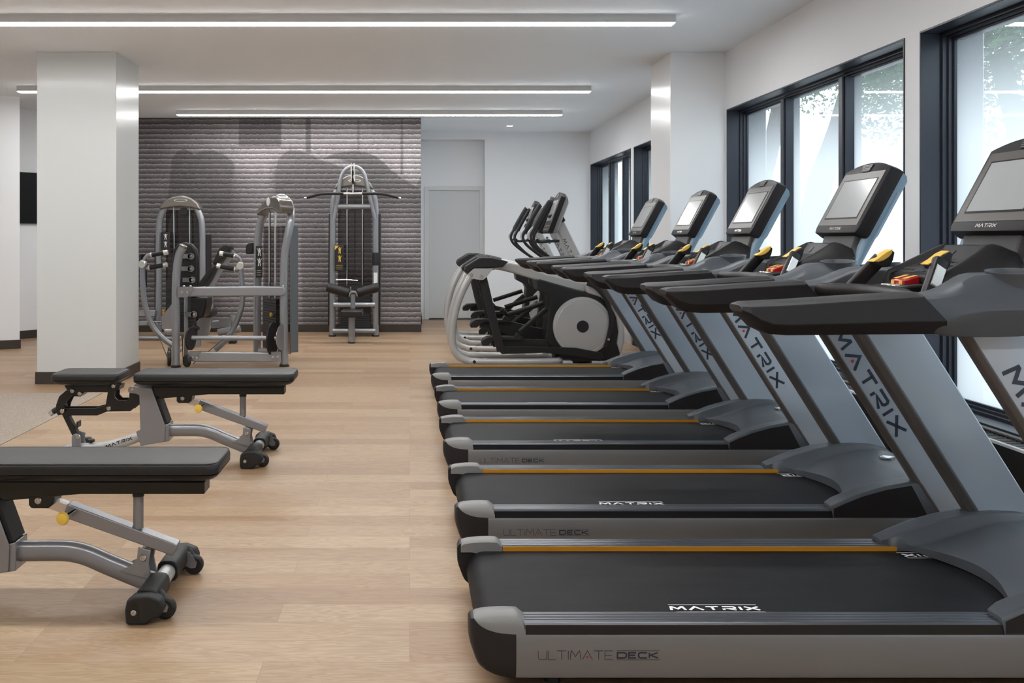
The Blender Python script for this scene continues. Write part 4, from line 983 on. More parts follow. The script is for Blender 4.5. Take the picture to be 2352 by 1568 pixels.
    MB(org).loft([[HP((u-.2)*s_+.2, y*s_, d) for y, u in ol] for d, s_ in ((.053, .98), (.085, .93), (.105, .8))]).build('back_shell', M_capgrey, hd, angle=40)
    MB(org).loft([[HP(.13, -.165, d), HP(.13, .165, d), HP(Lh-.09, .165, d), HP(Lh-.09, -.165, d)] for d in (-.003, .002)]).build('screen', M_screen, hd)
    MB(org).loft([[HP(Lh-.065, -.045, d), HP(Lh-.065, .045, d), HP(Lh-.02, .05, d), HP(Lh-.02, -.05, d)] for d in (-.004, .002)]).build('speaker_grille', M_capgrey, hd)
    kk = MB(org)
    for i in range(5):
        for j in range(2): kk.lathe(HP(.035+.035*j, -.12+.06*i, -.003), -bk, [(0, 0), (.012, 0), (.011, .004), (0, .004)], 12)
    kk.build('keys', M_capgrey, hd)
    MB(org).loft([[c-nn*.06+Vector((0, -.09, 0)), c+nn*.065+Vector((0, -.09, 0)), c+nn*.065+Vector((0, .09, 0)), c-nn*.06+Vector((0, .09, 0))] for c in (m1-dv*.01, m1+dv*.12)]).build('head_mount', M_charcoal, hd, bevel=.015, bs=3)
    return t
e0 = elliptical()
for y, x, rz, lb in ((10.815, 1.365, -.10, 'middle elliptical trainer, half hidden between the other two'), (12.035, 1.345, -.03, 'farthest elliptical trainer, closest to the pale grey door')):
    c = copy_tree(e0); c.location = (x, y, 0); c.rotation_euler = (0, 0, rz); c['label'] = lb

# ------------------------------------------------------------------ lat pulldown machine
def placard(org, x0, x1, z0, z1, y, parent, yellow=False):
    o = MB(org).box((x0, y-.012, z0), (x1, y, z1)).build('instruction_placard', M_sign, parent, bevel=.006)
    g = MB(org); cx = (x0+x1)/2; h = z1-z0; yy = y-.0128; w_ = x1-x0
    def fig(cx, cz, s):
        g.lathe((cx, yy+.0006, cz+.42*s), (0, -1, 0), [(0, 0), (.12*s, 0), (0, .0002)], 12)
        for (a, b, c, d) in ((-.18, .28, .18, -.10), ):
            g.add([(cx+a*s, yy, cz+b*s), (cx+c*s, yy, cz+b*s), (cx+c*.7*s, yy, cz+d*s), (cx+a*.7*s, yy, cz+d*s)], [(0, 1, 2, 3)])
        for q in (-1, 1):
            g.add([(cx+q*.04*s, yy, cz-.12*s), (cx+q*.16*s, yy, cz-.12*s), (cx+q*.18*s, yy, cz-.48*s), (cx+q*.08*s, yy, cz-.48*s)], [(0, 1, 2, 3)])
            g.add([(cx+q*.2*s, yy, cz+.26*s), (cx+q*.34*s, yy, cz+.48*s), (cx+q*.28*s, yy, cz+.52*s), (cx+q*.14*s, yy, cz+.28*s)], [(0, 1, 2, 3)])
    fig(cx+w_*.05, z1-h*.20, h*.24); fig(cx+w_*.05, z1-h*.52, h*.24)
    for k in range(3): g.add([(x0+w_*.15, yy, z0+h*(.08+.07*k)), (x1-w_*.15, yy, z0+h*(.08+.07*k)), (x1-w_*.15, yy, z0+h*(.09+.07*k)), (x0+w_*.15, yy, z0+h*(.09+.07*k))], [(0, 1, 2, 3)])
    g.build('pictogram', M_yellow if yellow else M_white, o, smooth=False)
    if yellow: MB(org).add([(x0+.004, yy, z1-.005), (x0+.055, yy, z1-.005), (x0+.004, yy, z1-.06)], [(0, 1, 2)]).build('corner_mark', M_yellow, o, smooth=False)
def badge(org, c, rx, rz, parent):
    MB(org).add([(c[0]+rx*cos(2*pi*k/28), c[1], c[2]+rz*sin(2*pi*k/28)) for k in range(28)]+[(c[0]+rx*cos(2*pi*k/28), c[1]+.012, c[2]+rz*sin(2*pi*k/28)) for k in range(28)], [list(range(28))]+[(k, (k+1) % 28, 28+(k+1) % 28, 28+k) for k in range(28)]).build('oval_badge', M_plate, parent)
    MB(org).add([(c[0]+rx*.82*cos(2*pi*k/28), c[1]-.0008, c[2]+rz*.7*sin(2*pi*k/28)) for k in range(28)], [list(range(28))]).build('badge_field', M_bronze, parent, smooth=False)
def stack(org, x0, x1, y0, y1, z0, z1, parent):
    n = max(3, int((z1-z0)/.028)); m = MB(org)
    for k in range(n): z = z0+(z1-z0)*k/n; m.box((x0, y0, z), (x1, y1, z+(z1-z0)/n-.004))
    m.build('weight_stack', M_stack, parent)
def lat():
    zL = Z(680, 360, 3.483); TY = 12.40; org = Vector((zL(465, 1430, TY).x, 12.3, 0))
    t = thing('lat_pulldown_machine', org, 'tall grey lat pulldown machine with wide angled bar, in front of the mural', 'gym machine')
    def q(x, y, Y=TY): return zL(x, y, Y)
    MB(org).tube([q(290, 1428), q(291, 1000), (q(293, 600)), q(295, 420), q(305, 330), q(340, 250), q(400, 190), q(463, 172), q(528, 190), q(588, 250), q(625, 330), q(636, 420), q(637, 600), q(637, 1000), q(637, 1428)], .042, 16, 5).build('arch_frame', M_steelg, t)
    cap = MB(org)
    P = [(305, 262), (330, 215), (370, 175), (415, 152), (463, 147), (512, 152), (558, 175), (600, 215), (624, 262), (560, 246), (463, 235), (370, 246)]
    co = cap.prism([q(x, y) for x, y in P], TY-.075, TY+.12).build('top_cover', M_bronze, t, bevel=.02, bs=4)
    cc = q(468, 190, TY-.077); badge(org, cc, .085, .020, co)
    YS = TY+.16
    MB(org).prism([q(x, y) for x, y in ((330, 262), (600, 262), (605, 1360), (325, 1360))], YS, YS+.006).build('smoked_panel', M_smoke, t)
    build_each(MB(org).prism([q(x, y) for x, y in ((262, 455), (278, 455), (278, 1350), (255, 1350))], TY-.02, TY+.30).prism([q(x, y) for x, y in ((655, 455), (676, 455), (672, 1350), (655, 1350))], TY-.02, TY+.30), 'side_shroud', M_bsteel, t, bevel=.01)
    stack(org, q(352, 0).x, q(590, 0).x, TY+.02, TY+.13, .09, q(0, 1030).z, t)
    rd = MB(org)
    for x in (407, 531): rd.cyl(q(x, 1360, TY+.07), q(x, 250, TY+.07), .011, seg=12)
    build_each(rd, 'guide_rod', M_chrome, t)
    MB(org).cyl(q(466, 1040, TY+.05), q(466, 200, TY+.05), .004, seg=8).build('stack_cable', M_bsteel, t)
    AY = 12.20
    MB(org).tube([q(x, y, AY) for x, y in ((300, 508), (335, 330), (352, 200), (375, 130), (412, 92), (458, 80), (505, 92), (540, 130), (563, 200), (590, 330), (635, 508))], .027, 14, 4).build('upper_bow', M_steelg, t)
    MB(org).cyl(q(335, 398, AY), q(595, 398, AY), .033).build('upper_crossbar', M_steelg, t)
    pb = MB(org)
    for s in (-1, 1): c = q(457+s*11, 55, AY); d = q(457+s*11, 200, AY); pb.box((c.x-.006, AY-.12, d.z), (c.x+.006, AY+.12, c.z))
    po = pb.build('pulley_bracket', M_plate, t)
    pu = MB(org)
    for y_ in (130, 192): c = q(457, y_, AY-.08); pu.lathe(c-Vector((.012, 0, 0)), (1, 0, 0), [(0, 0), (.042, 0), (.046, .004), (.040, .012), (.046, .020), (.042, .024), (0, .024)], 24)
    build_each(pu, 'pulley', M_black, po)
    LY = 12.0
    lb = MB(org).tube([q(x, y, LY) for x, y in ((66, 331), (90, 326), (200, 298), (330, 294), (455, 294), (580, 294), (690, 297), (810, 326), (838, 331))], .014, 12, 3).build('pulldown_bar', M_chrome, t)
    MB(org).tube([q(x, y, LY) for x, y in ((85, 327), (205, 297), (380, 294))], .0185, 12, 3).tube([q(x, y, LY) for x, y in ((530, 294), (688, 297), (820, 327))], .0185, 12, 3).build('bar_sleeves', M_rubber, lb)
    MB(org).tube([q(455, 290, LY), q(450, 262, LY), q(455, 215, LY), q(461, 262, LY), q(456, 290, LY)], .006, 8, 3).cyl(q(455, 240, LY), q(455, 195, AY-.06), .005).build('bar_hook', M_chrome, lb)
    # rollers on the thigh holder
    PY = 11.80
    tp = MB(org).cyl(q(455, 1215, PY), q(455, 1100, PY), .030).build('pad_post', M_steelg, t)
    for a, b in (((246, 1043), (425, 1092)), ((663, 1041), (492, 1090))):
        c0, c1 = q(*a, PY), q(*b, PY); d = (c1-c0).normalized()
        MB(org).tube([c0, c0+d*.012, c0+d*.03, c1-d*.03, c1-d*.012, c1], .060, 20, ry=.060).build('thigh_roller', M_padv, t, bevel=.012)
    MB(org).tube([q(425, 1115, PY), q(432, 1085, PY), q(456, 1078, PY), q(482, 1085, PY), q(492, 1115, PY)], .016, 10, 4).cyl(q(437, 1080, PY), q(437, 1038, PY), .009).build('roller_bracket', M_chrome, tp)
    MB(org).cyl(q(300, 1185, TY-.03), q(632, 1185, TY-.03), .034).cyl(q(295, 1393, TY-.03), q(635, 1393, TY-.03), .034).build('cross_tubes', M_steelg, t)
    SY = 11.60
    MB(org).cyl(q(457, 1190, TY-.05), q(457, 1190, PY), .03).cyl((q(455, 1393).x, TY-.05, q(455, 1393).z), (q(445, 1393, SY).x, SY, q(455, 1393).z), .034).build('seat_beam', M_steelg, t)
    so = MB(org).cyl((q(445, 0, SY).x, SY, .012), q(445, 1270, SY), .041).build('seat_post', M_steelg, t)
    MB(org).lathe((q(445, 0, SY).x, SY, 0), (0, 0, 1), [(.048, 0), (.048, .014), (.040, .018)], 24).build('post_foot', M_rubber, so)
    sc = q(445, 1262, SY)
    x0, x1 = q(360, 0, SY).x, q(534, 0, SY).x
    MB(org).box((x0, SY-.16, q(0, 1278, SY).z), (x1, SY+.20, q(0, 1222, SY).z)).build('seat', M_padv, t, bevel=.022, bs=4)
    fe = MB(org)
    for x in (290, 637): fe.lathe((q(x, 0).x, TY, 0), (0, 0, 1), [(.05, 0), (.05, .015), (.042, .02)], 20)
    build_each(fe, 'frame_foot', M_rubber, t)
    placard(org, q(308, 0, 12.3).x, q(382, 0, 12.3).x, q(0, 915, 12.3).z, q(0, 708, 12.3).z, 12.32, t, True)
    MB(org).lathe(q(639, 868, TY), (0, 0, 1), [(0, 0), (.050, 0), (.052, .15), (.048, .17), (0, .17)], 20).build('bottle_holder', M_black, t)
    MB(org).box((q(622, 0).x, TY-.045, q(0, 1010).z), (q(652, 0).x, TY-.0425, q(0, 925).z)).build('warning_label', M_white, t)
    MB(org).tube([q(320, 985, TY-.06), q(400, 983, TY-.06), q(492, 990, TY-.06)], .006, 8).build('selector_lever', M_chrome, t)
    return t
lat()

# ------------------------------------------------------------------ converging press with side tower
zM = Z(300, 360, 3.135)
def press():
    PY = 9.45; org = Vector((-1.9, PY, 0))
    t = thing('chest_press_machine', org, 'grey press machine with two curved handle arms and a side weight tower, beside the pillar', 'gym machine')
    def q(x, y, Y=PY): return zM(x, y, Y)
    def g(x, Y=PY): return Vector((q(x, 0, Y).x, Y, .02))
    MB(org).tube([g(326), q(326, 1300), q(326, 1000), q(330, 860), q(338, 770), q(352, 700), q(378, 652)], .041, 18, 4).build('main_post', M_steelg, t)
    c = q(378, 645); MB(org).lathe(c, (.4, 0, 1), [(.042, -.01), (.044, .01), (.03, .018), (0, .02)], 20).build('post_cap', M_bronze, t)
    YB = 9.75
    MB(org).cyl(q(400, 1440, YB), q(400, 690, YB), .022).build('inner_column', M_steelg, t)
    # round topped back board with brackets
    P = [(305, 700), (315, 660), (345, 628), (395, 615), (445, 628), (480, 668), (490, 730), (490, 960), (470, 1010), (330, 1010), (308, 950)]
    bo = MB(org).prism([q(x, y, YB) for x, y in P], YB-.03, YB+.05).build('back_board', M_black, t, bevel=.02, bs=3)
    br = MB(org); bt = MB(org)
    for x, y in ((436, 716), (436, 805), (445, 886), (458, 1134)):
        c = q(x, y, YB-.05); br.lathe(c, (0, -1, 0), [(0, 0), (.034, 0), (.034, .012), (0, .012)], 20); br.box((c.x-.10, c.y-.012, c.z-.024), (c.x, c.y, c.z+.024)); bolt(bt, c-Vector((0, .012, 0)), (0, -1, 0), .014)
    br.build('brackets', M_steell, bo, bevel=.002); build_each(bt, 'bracket_bolt', M_bolt, bo)
    MB(org).prism([q(x, y, YB) for x, y in ((432, 1010), (545, 1010), (548, 1060), (525, 1160), (440, 1170), (430, 1150))], YB-.02, YB+.30).build('seat_shell', M_black, t, bevel=.02, bs=3)
    MB(org).box(tuple(q(425, 885, YB-.0)), tuple(q(495, 830, YB+.25))).build('lower_pad', M_padv, t, bevel=.02, bs=3)
    # beams
    bm = MB(org).prism([q(x, y) for x, y in ((345, 940), (440, 936), (1075, 930), (1108, 936), (1118, 960), (1115, 990), (1098, 1000), (440, 1004), (345, 1010))], PY-.035, PY+.035).build('upper_beam', M_steelg, t, bevel=.014, bs=3)
    MB(org).prism([q(x, y, PY-.04) for x, y in ((338, 935), (455, 935), (455, 955), (410, 1012), (338, 1012))], PY-.052, PY-.044).build('gusset_plate', M_steell, bm, bevel=.002)
    b = MB(org)
    for x, y in ((370, 978), (407, 975)): bolt(b, q(x, y, PY-.053), (0, -1, 0), .014)
    for x, y in ((442, 1447), (478, 1447), (1024, 1442), (1058, 1440)): bolt(b, q(x, y, PY-.05), (0, -1, 0), .014)
    for x in (385, 432, 1097): bolt(b, q(x, 934, PY), (0, 0, 1), .014, .014)
    build_each(b, 'beam_bolt', M_bolt, bm)
    MB(org).cyl(q(440, 1303, PY+.05), q(1085, 1306, PY+.05), .024).build('pivot_shaft', M_steelg, t)
    lb = MB(org).prism([q(x, y) for x, y in ((415, 1400), (1080, 1408), (1085, 1474), (470, 1474), (430, 1462))], PY-.035, PY+.035).build('lower_beam', M_steelg, t, bevel=.012, bs=3)
    MB(org).prism([q(x, y, PY-.045) for x, y in ((985, 1402), (1082, 1402), (1085, 1478), (1030, 1478))], PY-.052, PY-.046).prism([q(x, y, PY-.045) for x, y in ((428, 1400), (510, 1402), (450, 1472), (430, 1470))], PY-.052, PY-.046).build('lower_gusset', M_steell, lb)
    wh = MB(org)
    for x, y, Y, r, ax in ((277, 1450, 9.55, .075, (1, .35, 0)), (405, 1470, 9.38, .060, (1, .9, 0)), (280, 1400, 9.8, .045, (1, .3, 0))):
        c = q(x, y, Y); wh.lathe(c, ax, [(0, -.018), (r*.9, -.018), (r, -.012), (r, .012), (r*.9, .018), (0, .018)], 28)
    build_each(wh, 'cable_pulley', M_black, t)
    dm = MB(org)
    for x, Y, r in ((432, 9.48, .115), (1022, 9.46, .165)): c = q(x, 1310, Y); dm.lathe(c, (1, -.22, 0), [(0, -.008), (r, -.008), (r, .008), (0, .008)], 36)
    build_each(dm, 'cam_disc', M_charcoal, t)
    MB(org).lathe(q(1085, 1300, 9.42), (1, -.3, 0), [(0, 0), (.13, 0), (.13, .008), (0, .008)], 30).build('tower_disc', M_steell, t)
    cb = MB(org).cyl(q(205, 1295, 9.8), q(268, 1455, 9.55), .004, seg=8).cyl(q(715, 1275, 9.8), q(450, 1490, 9.45), .004, seg=8).cyl(q(372, 1300, 9.45), q(378, 1480, 9.45), .004, seg=8)
    build_each(cb, 'cable', M_bsteel, t)
    # curved arms with handles
    AY = 9.85
    arms = [([(88, 775), (86, 880), (95, 1000), (112, 1100), (155, 1210), (215, 1290), (300, 1355), (370, 1392)], (88, 775), [(98, 770), (100, 735), (122, 712), (155, 706)], [(150, 707), (248, 690)], [(110, 803), (140, 798)], [(135, 799), (245, 779)]),
            ([(792, 790), (798, 880), (806, 980), (800, 1070), (770, 1170), (720, 1270), (660, 1345), (610, 1390)], (792, 787), [(800, 765), (790, 735), (765, 716), (742, 713)], [(748, 714), (660, 698)], [(775, 812), (745, 808)], [(750, 808), (640, 788)])]
    for arm, hub, g1, g1b, g2, g2b in arms:
        ao = MB(org).tube([q(x, y, AY) for x, y in arm], .029, 14, 5).build('press_arm', M_steelg, t)
        MB(org).lathe(q(hub[0], hub[1], AY)+Vector((0, -.05, 0)), (0, 1, .2), [(0, 0), (.036, 0), (.040, .012), (.040, .07), (.034, .085), (0, .085)], 24).build('arm_hub', M_plate, ao)
        MB(org).tube([q(x, y, AY) for x, y in g1], .018, 12, 4).tube([q(x, y, AY) for x, y in g2], .018, 12, 1).build('handle_tube', M_steelg, ao)
        for gg in (g1b, g2b):
            p0, p1 = q(*gg[0], AY), q(*gg[1], AY); d = (p1-p0).normalized()
            h = MB(org).cyl(p0, p1-d*.01, .0235, seg=16).build('handle_grip', M_rubber, ao)
            MB(org).cyl(p1-d*.012, p1+d*.028, .0265, seg=16).build('grip_end', M_plate, ao)
            MB(org).cyl(p0-d*.008, p0+d*.006, .027, seg=16).build('grip_collar', M_plate, ao)
    # side tower seen obliquely: arch between a near post and a far post
    YN_, YF_ = 9.50, 10.20
    P = [(1106, 1490, 9.5), (1104, 1200, 9.5), (1104, 900, 9.5), (1112, 700, 9.5), (1135, 560, 9.5), (1152, 450, 9.52), (1150, 370, 9.6), (1120, 310, 9.75), (1075, 296, 9.9), (1030, 330, 10.05), (975, 400, 10.15), (935, 480, 10.2), (918, 600, 10.2), (915, 800, 10.2), (912, 1100, 10.2), (910, 1445, 10.2)]
    MB(org).tube([q(*p) for p in P], .042, 18, 4).build('tower_arch', M_steelg, t)
    dirv = (Vector((q(912, 0, 10.2).x, 10.2, 0))-Vector((q(1105, 0, 9.5).x, 9.5, 0))).normalized(); nv = Vector((-dirv.y, dirv.x, 0))
    if nv.x < 0: nv = -nv
    A0 = Vector((q(1105, 0, 9.5).x, 9.5, 0)); A1 = Vector((q(912, 0, 10.2).x, 10.2, 0))
    z0, z1 = .12, q(0, 500, 9.8).z
    def qa(x, y):
        k = (300+x/3.135-VX)/F; dd = A1-A0; u = (k*A0.y-A0.x)/(dd.x-k*dd.y); Yq = A0.y+u*dd.y; return q(x, y, Yq)
    pc = [qa(x, y) for x, y in ((948, 425), (955, 385), (982, 345), (1020, 308), (1060, 285), (1095, 286), (1122, 315), (1130, 360), (1124, 412), (1100, 392), (1065, 378), (1020, 380), (978, 400))]
    co = MB(org).loft([[p+nv*e for p in pc] for e in (-.075, .075)]).build('tower_cover', M_bronze, t, bevel=.022, bs=4)
    MB(org).lathe(qa(1042, 325)-nv*.076, -nv, [(0, 0), (.045, 0), (.042, .006), (0, .008)], 28).build('cover_badge', M_white, co)
    MB(org).add([A0+nv*.07+Vector((0, 0, z0)), A1+nv*.07+Vector((0, 0, z0)), A1+nv*.07+Vector((0, 0, z1)), A0+nv*.07+Vector((0, 0, z1))]+[A0+nv*.078+Vector((0, 0, z0)), A1+nv*.078+Vector((0, 0, z0)), A1+nv*.078+Vector((0, 0, z1)), A0+nv*.078+Vector((0, 0, z1))], [(0, 1, 2, 3), (4, 5, 6, 7), (0, 1, 5, 4), (1, 2, 6, 5), (2, 3, 7, 6), (3, 0, 4, 7)]).build('smoked_panel', M_smoke, t)
    sh = MB(org); b0 = A0+nv*.05-dirv*.05; b1 = A0+nv*.145-dirv*.03
    for s0, s1, m_ in ((q(0, 1410, 9.5).z, q(0, 490, 9.5).z, 0),):
        sh.slab([(b0.x, b0.y), (b1.x, b1.y), (b1.x+dirv.x*.02, b1.y+dirv.y*.02), (b0.x+dirv.x*.02, b0.y+dirv.y*.02)], max(.1, s0), s1)
    sh.build('side_shroud', mat('shroud_grey', (.10, .112, .125), .35, bump=.03), t, bevel=.008)
    st = MB(org); c0 = A0*.5+A1*.5
    n = 20
    for k in range(n):
        z = .12+.028*k; P4 = [c0+dirv*a+nv*b for a, b in ((-.2, -.01), (.2, -.01), (.2, .06), (-.2, .06))]; st.slab([(p.x, p.y) for p in P4], z, z+.024)
    st.build('weight_stack', M_stack, t)
    rd = MB(org)
    for k in (-.10, .07): p = c0+dirv*k+nv*.02; rd.cyl((p.x, p.y, .15), (p.x, p.y, q(0, 400, 9.85).z), .011, seg=12)
    build_each(rd, 'guide_rod', M_chrome, t)
    MB(org).tube([(c0.x, c0.y, .6), (c0.x, c0.y, q(0, 400, 9.85).z)], .006, 10).build('weight_cable', M_bsteel, t)
    pl = MB(org); a = q(902, 870, 10.1); b_ = q(950, 640, 10.1)
    placard(org, a.x, b_.x, a.z, b_.z, 10.1, t)
    MB(org).lathe(q(1022, 1136, 9.75), (-1, -.2, 0), [(.008, -.04), (.008, 0), (.020, .004), (.024, .02), (.018, .03), (0, .03)], 20).build('selector_knob', M_yellow, t)
    MB(org).tube([q(1020, 1130, 9.8), q(1045, 1130, 9.75), q(1070, 1135, 9.7)], .008, 8).build('selector_pin', M_chrome, t)
    build_each(MB(org).lathe(Vector((q(1106, 0, 9.5).x, 9.5, 0)), (0, 0, 1), [(.05, 0), (.05, .014), (.042, .025)], 20).lathe((q(910, 0, 10.2).x, 10.2, 0), (0, 0, 1), [(.05, 0), (.05, .014), (.042, .03)], 20).lathe((q(326, 0).x, PY, 0), (0, 0, 1), [(.05, 0), (.05, .014), (.042, .025)], 20), 'frame_foot', M_rubber, t)
    MB(org).cyl(q(935, 1395, 10.1), q(1080, 1395, 9.6), .03).build('tower_base_tube', M_steelg, t)
    # headrest like pad on the far side
    MB(org).prism([q(x, y, 10.3) for x, y in ((835, 680), (838, 640), (855, 618), (890, 614), (890, 700), (838, 700))], 10.22, 10.42).build('far_pad', M_black, t, bevel=.015, bs=3)
    return t
press()
# ------------------------------------------------------------------ leg press style machine behind
def seated():
    TY = 12.25; org = Vector((-2.8, TY, 0))
    t = thing('seated_row_machine', org, 'grey arched machine with reclined black backrest, standing behind the press machine', 'gym machine')
    def q(x, y, Y=TY): return zM(x, y, Y)
    MB(org).tube([Vector((q(203, 0).x, TY, .02)), q(203, 1000), q(203, 700), q(206, 500), q(218, 430), q(250, 365), q(300, 318), q(360, 304), q(420, 318), q(470, 365), q(503, 430), q(515, 500), q(518, 700), q(518, 1000), Vector((q(518, 0).x, TY, .02))], .042, 16, 4).build('arch_frame', M_steelg, t)
    co = MB(org).prism([q(x, y) for x, y in ((212, 380), (235, 335), (275, 302), (320, 284), (362, 277), (405, 284), (450, 302), (490, 335), (512, 382), (440, 366), (362, 358), (290, 366))], TY-.08, TY+.12).build('top_cover', M_bronze, t, bevel=.02, bs=4)
    badge(org, q(360, 313, TY-.082), .088, .020, co)
    MB(org).prism([q(x, y) for x, y in ((232, 380), (495, 380), (500, 1240), (232, 1240))], TY+.15, TY+.156).build('smoked_panel', M_smoke, t)
    build_each(MB(org).prism([q(x, y) for x, y in ((172, 560), (185, 560), (185, 1240), (172, 1240))], TY, TY+.28).prism([q(x, y) for x, y in ((538, 560), (550, 560), (550, 1240), (538, 1240))], TY, TY+.28), 'side_shroud', M_bsteel, t)
    stack(org, q(255, 0).x, q(470, 0).x, TY+.01, TY+.12, .1, .75, t)
    rd = MB(org)
    for x in (310, 424): rd.cyl(Vector((q(x, 0).x, TY+.06, .1)), q(x, 365, TY+.06), .011, seg=12)
    build_each(rd, 'guide_rod', M_chrome, t)
    MB(org).lathe(q(384, 395, TY-.01), (0, -1, 0), [(0, 0), (.05, 0), (.055, .006), (.046, .014), (.055, .022), (.05, .028), (0, .028)], 24).build('top_pulley', M_black, t)
    placard(org, q(214, 0, 12.15).x, q(280, 0, 12.15).x, q(0, 712, 12.15).z, q(0, 543, 12.15).z, 12.17, t)
    # side bits at the left, partly behind the pillar
    MB(org).box(tuple(q(55, 1150, 12.0)), tuple(q(190, 1100, 12.1))).box(tuple(q(55, 1215, 11.9)), tuple(q(240, 1178, 12.0))).build('foot_rest', M_steelg, t, bevel=.01)
    lt = MB(org); o = q(122, 1212, 11.895); lettering(lt, 'MATRIX', o, (1, 0, 0), (0, 0, 1), .040, .010, .3, 1.0); lt.build('frame_lettering', M_ink, t, smooth=False)
    MB(org).tube([q(20, 1303, 11.9), q(365, 1303, 11.9)], .026, 12).tube([q(250, 1255, 11.9), q(300, 1255, 11.9)], .05, 14).build('base_tube', M_steelg, t)
    MB(org).prism([q(x, y, 11.9) for x, y in ((225, 1150), (300, 1060), (330, 1060), (330, 1280), (270, 1280), (228, 1230))], 11.86, 11.94).build('base_plate', M_steell, t, bevel=.006)
    MB(org).lathe(q(237, 1108, 11.9), (0, 0, 1), [(.014, -.06), (.014, 0), (.024, .002), (.024, .012), (0, .016)], 18).build('orange_knob', M_orange, t)
    MB(org).box(tuple(q(60, 940, 12.2)), tuple(q(120, 700, 12.5))).build('side_pad', M_padv, t, bevel=.03, bs=3)
    # reclined backrest
    BY_ = 11.3
    def qb(x, y): return zM(x, y, BY_)
    MB(org).tube([qb(575, 945), qb(640, 820), qb(742, 680)], .032, 14, 1, ry=.036, sq=.3).build('back_tube', M_steelg, t)
    R = MB(org)
    for pts, nm in (([(602, 768), (650, 660), (678, 630), (715, 625), (733, 645), (728, 672), (660, 745), (625, 780)], 'upper_back_pad'), ([(505, 905), (590, 790), (612, 785), (620, 800), (545, 930), (510, 930)], 'lower_back_pad')):
        MB(org).prism([qb(x, y) for x, y in pts], BY_-.13, BY_+.13).build(nm, M_padv, t, bevel=.02, bs=4)
    MB(org).box(tuple(qb(515, 1150)-Vector((0, .17, 0))), tuple(qb(606, 1092)+Vector((0, .17, 0)))).build('seat_cushion', M_padv, t, bevel=.025, bs=4)
    MB(org).prism([qb(x, y) for x, y in ((545, 1010), (590, 1010), (590, 1150), (560, 1290), (480, 1290), (470, 1200), (510, 1150))], BY_-.05, BY_+.05).build('seat_support', M_steell, t, bevel=.006)
    MB(org).box(tuple(qb(470, 1390)-Vector((0, .04, 0))), tuple(qb(480, 1290)+Vector((.04, .04, 0)))).build('support_leg', M_steelg, t)
    MB(org).prism([zM(x, y, 11.7) for x, y in ((580, 1178), (640, 1175), (720, 1175), (720, 1228), (580, 1232))], 11.64, 11.76).build('side_frame', M_steelg, t, bevel=.012, bs=3)
    MB(org).prism([zM(x, y, 11.6) for x, y in ((632, 1172), (720, 1172), (700, 1225), (655, 1225))], 11.6, 11.612).build('side_plate', M_steell, t)
    MB(org).cyl((zM(737, 0, 11.8).x, 11.8, .02), zM(737, 1140, 11.8), .04).build('side_post', M_steelg, t)
    MB(org).tube([zM(x, y, 11.6) for x, y in ((630, 1265), (700, 1250), (790, 1235))], .045, 14).tube([zM(x, y, 11.2) for x, y in ((470, 1395), (560, 1388), (660, 1385))], .03, 12).build('foot_tubes', M_steelg, t)
    MB(org).box(tuple(zM(620, 1405, 11.0)), tuple(zM(665, 1372, 11.15))).box((zM(710, 0, 11.6).x, 11.55, 0), (zM(762, 0, 11.6).x, 11.65, .03)).build('end_caps', M_rubber, t, bevel=.006)
    MB(org).lathe(zM(465, 1238, 11.1), (0, 0, 1), [(.03, -.12), (.03, -.02), (.055, -.01), (.055, .02), (.02, .04), (.012, .17)], 20).build('spring_knob', M_black, t)
    return t
seated()

# ------------------------------------------------------------------ outside: ground, trees
tag(MB().box((RX+.36, -8, -.9), (60, 60, -.8)).build('ground_outside', mat('pale_paving', (.40, .41, .42), .8, noise=.3, nscale=2), smooth=False), 'pale paved ground outside the windows', 'ground')['kind'] = 'structure'
M_bark = mat('bark', (.07, .055, .05), .9, noise=.5, nscale=14, bump=.6, bscale=30)
def leaf_material():
    m = bpy.data.materials.new('leaf'); m.use_nodes = True; t_ = m.node_tree; b = t_.nodes['Principled BSDF']; L = t_.links.new
    tc = t_.nodes.new('ShaderNodeTexCoord'); n = t_.nodes.new('ShaderNodeTexNoise'); n.inputs['Scale'].default_value = 3; L(tc.outputs['Object'], n.inputs['Vector'])
    cr = t_.nodes.new('ShaderNodeValToRGB'); cr.color_ramp.elements[0].color = (.035, .10, .045, 1); cr.color_ramp.elements[1].color = (.12, .26, .11, 1); cr.color_ramp.elements[0].position = .35; cr.color_ramp.elements[1].position = .65
    L(n.outputs[0], cr.inputs[0]); L(cr.outputs[0], b.inputs['Base Color']); b.inputs['Roughness'].default_value = .6
    tl = t_.nodes.new('ShaderNodeBsdfTranslucent'); L(cr.outputs[0], tl.inputs[0]); mx = t_.nodes.new('ShaderNodeMixShader'); mx.inputs[0].default_value = .4
    L(b.outputs[0], mx.inputs[1]); L(tl.outputs[0], mx.inputs[2]); L(mx.outputs[0], t_.nodes['Material Output'].inputs[0])
    return m
M_leaf = leaf_material()
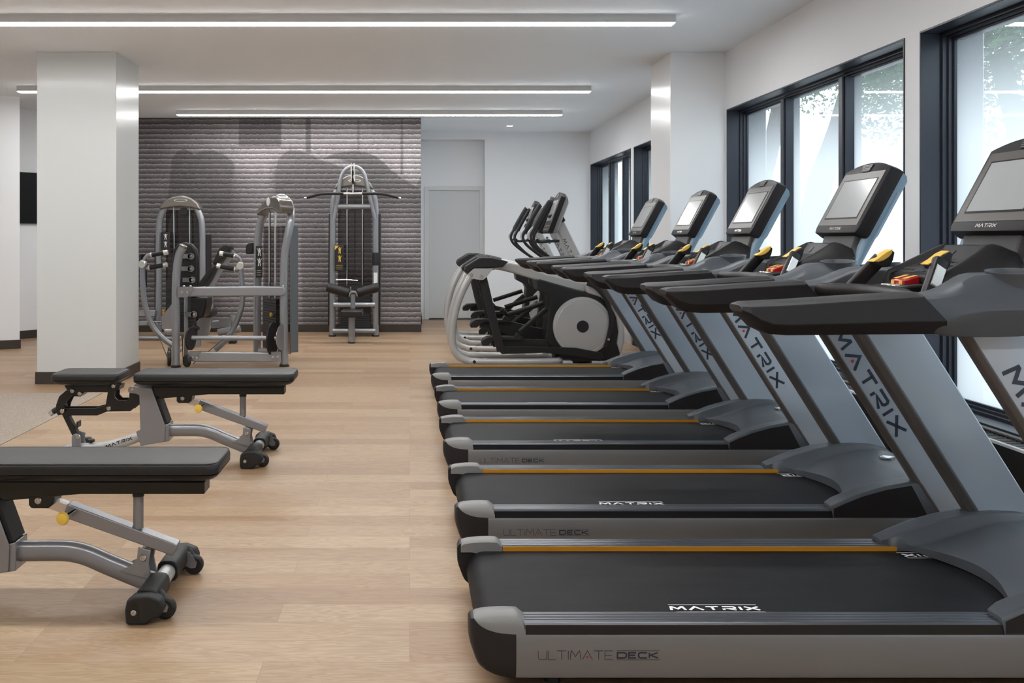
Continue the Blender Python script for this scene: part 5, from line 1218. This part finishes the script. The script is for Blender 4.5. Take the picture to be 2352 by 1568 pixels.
def tree(x, y, limbs, blobs, label, seed):
    rnd = random.Random(seed); t = thing('street_tree', (x, y, -.8), label, 'tree', 'trees outside the windows'); o = Vector((x, y, -.8))
    tr = MB(o)
    for pts, r0, r1 in limbs: tr.tube([Vector(p) for p in pts], (r0, r1), 10, 4)
    tr.build('trunk', M_bark, t)
    lf = MB(o)
    for c, r, n in blobs:
        for k in range(int(n*2.6)):
            d = Vector((rnd.gauss(0, 1), rnd.gauss(0, 1), rnd.gauss(0, .75))).normalized()*r*rnd.random()**.4
            p = Vector(c)+d; s = rnd.uniform(.030, .062); a = Vector((rnd.uniform(-1, 1), rnd.uniform(-1, 1), rnd.uniform(-1, 1))).normalized(); b = a.orthogonal().normalized()
            lf.add([p-a*s, p-b*s*.55, p+a*s, p+b*s*.55], [(0, 1, 2, 3)])
    lf.build('foliage', M_leaf, t, smooth=False)
tree(6.7, 18.2, [([(6.7, 18.2, -.8), (6.65, 18.2, 1.5), (6.6, 18.1, 3.0), (6.35, 18.0, 5.2)], .30, .16), ([(6.65, 18.2, 1.9), (6.95, 17.9, 3.2), (7.25, 17.6, 5.5)], .20, .12)],
     [((6.6, 17.5, 5.2), 1.6, 2200), ((7.4, 16.6, 4.5), 1.1, 1300)], 'forked tree seen through the far pane of the wide window', 1)
tree(7.3, 16.2, [([(7.0, 16.4, -.8), (7.05, 16.3, 1.8), (7.35, 16.0, 3.2), (7.8, 15.6, 5.5)], .26, .14)],
     [((7.6, 15.0, 4.1), .9, 900), ((8.0, 14.6, 4.7), 1.2, 1400)], 'tree with a leaning trunk seen through the middle pane of the wide window', 2)
tree(7.6, 13.4, [([(9.2, 13.9, -.8), (9.2, 13.9, 2.0), (8.6, 13.7, 4.0)], .22, .12)],
     [((7.2, 13.6, 4.05), 1.0, 1900), ((7.9, 14.0, 4.6), 1.3, 2200), ((6.9, 12.6, 4.2), .8, 900), ((6.9, 13.6, 3.2), .6, 260)], 'leafy tree crown in the near pane of the wide window', 3)
tree(7.0, 9.9, [([(9.3, 10.5, -.8), (9.3, 10.5, 2.0), (8.2, 10.2, 4.2)], .24, .12)],
     [((6.9, 10.9, 3.9), 1.0, 2000), ((7.2, 10.0, 4.0), 1.2, 2400), ((6.6, 10.9, 3.0), .7, 500), ((7.1, 9.6, 3.1), .6, 400)], 'leafy tree crown in the nearest window at top right', 4)
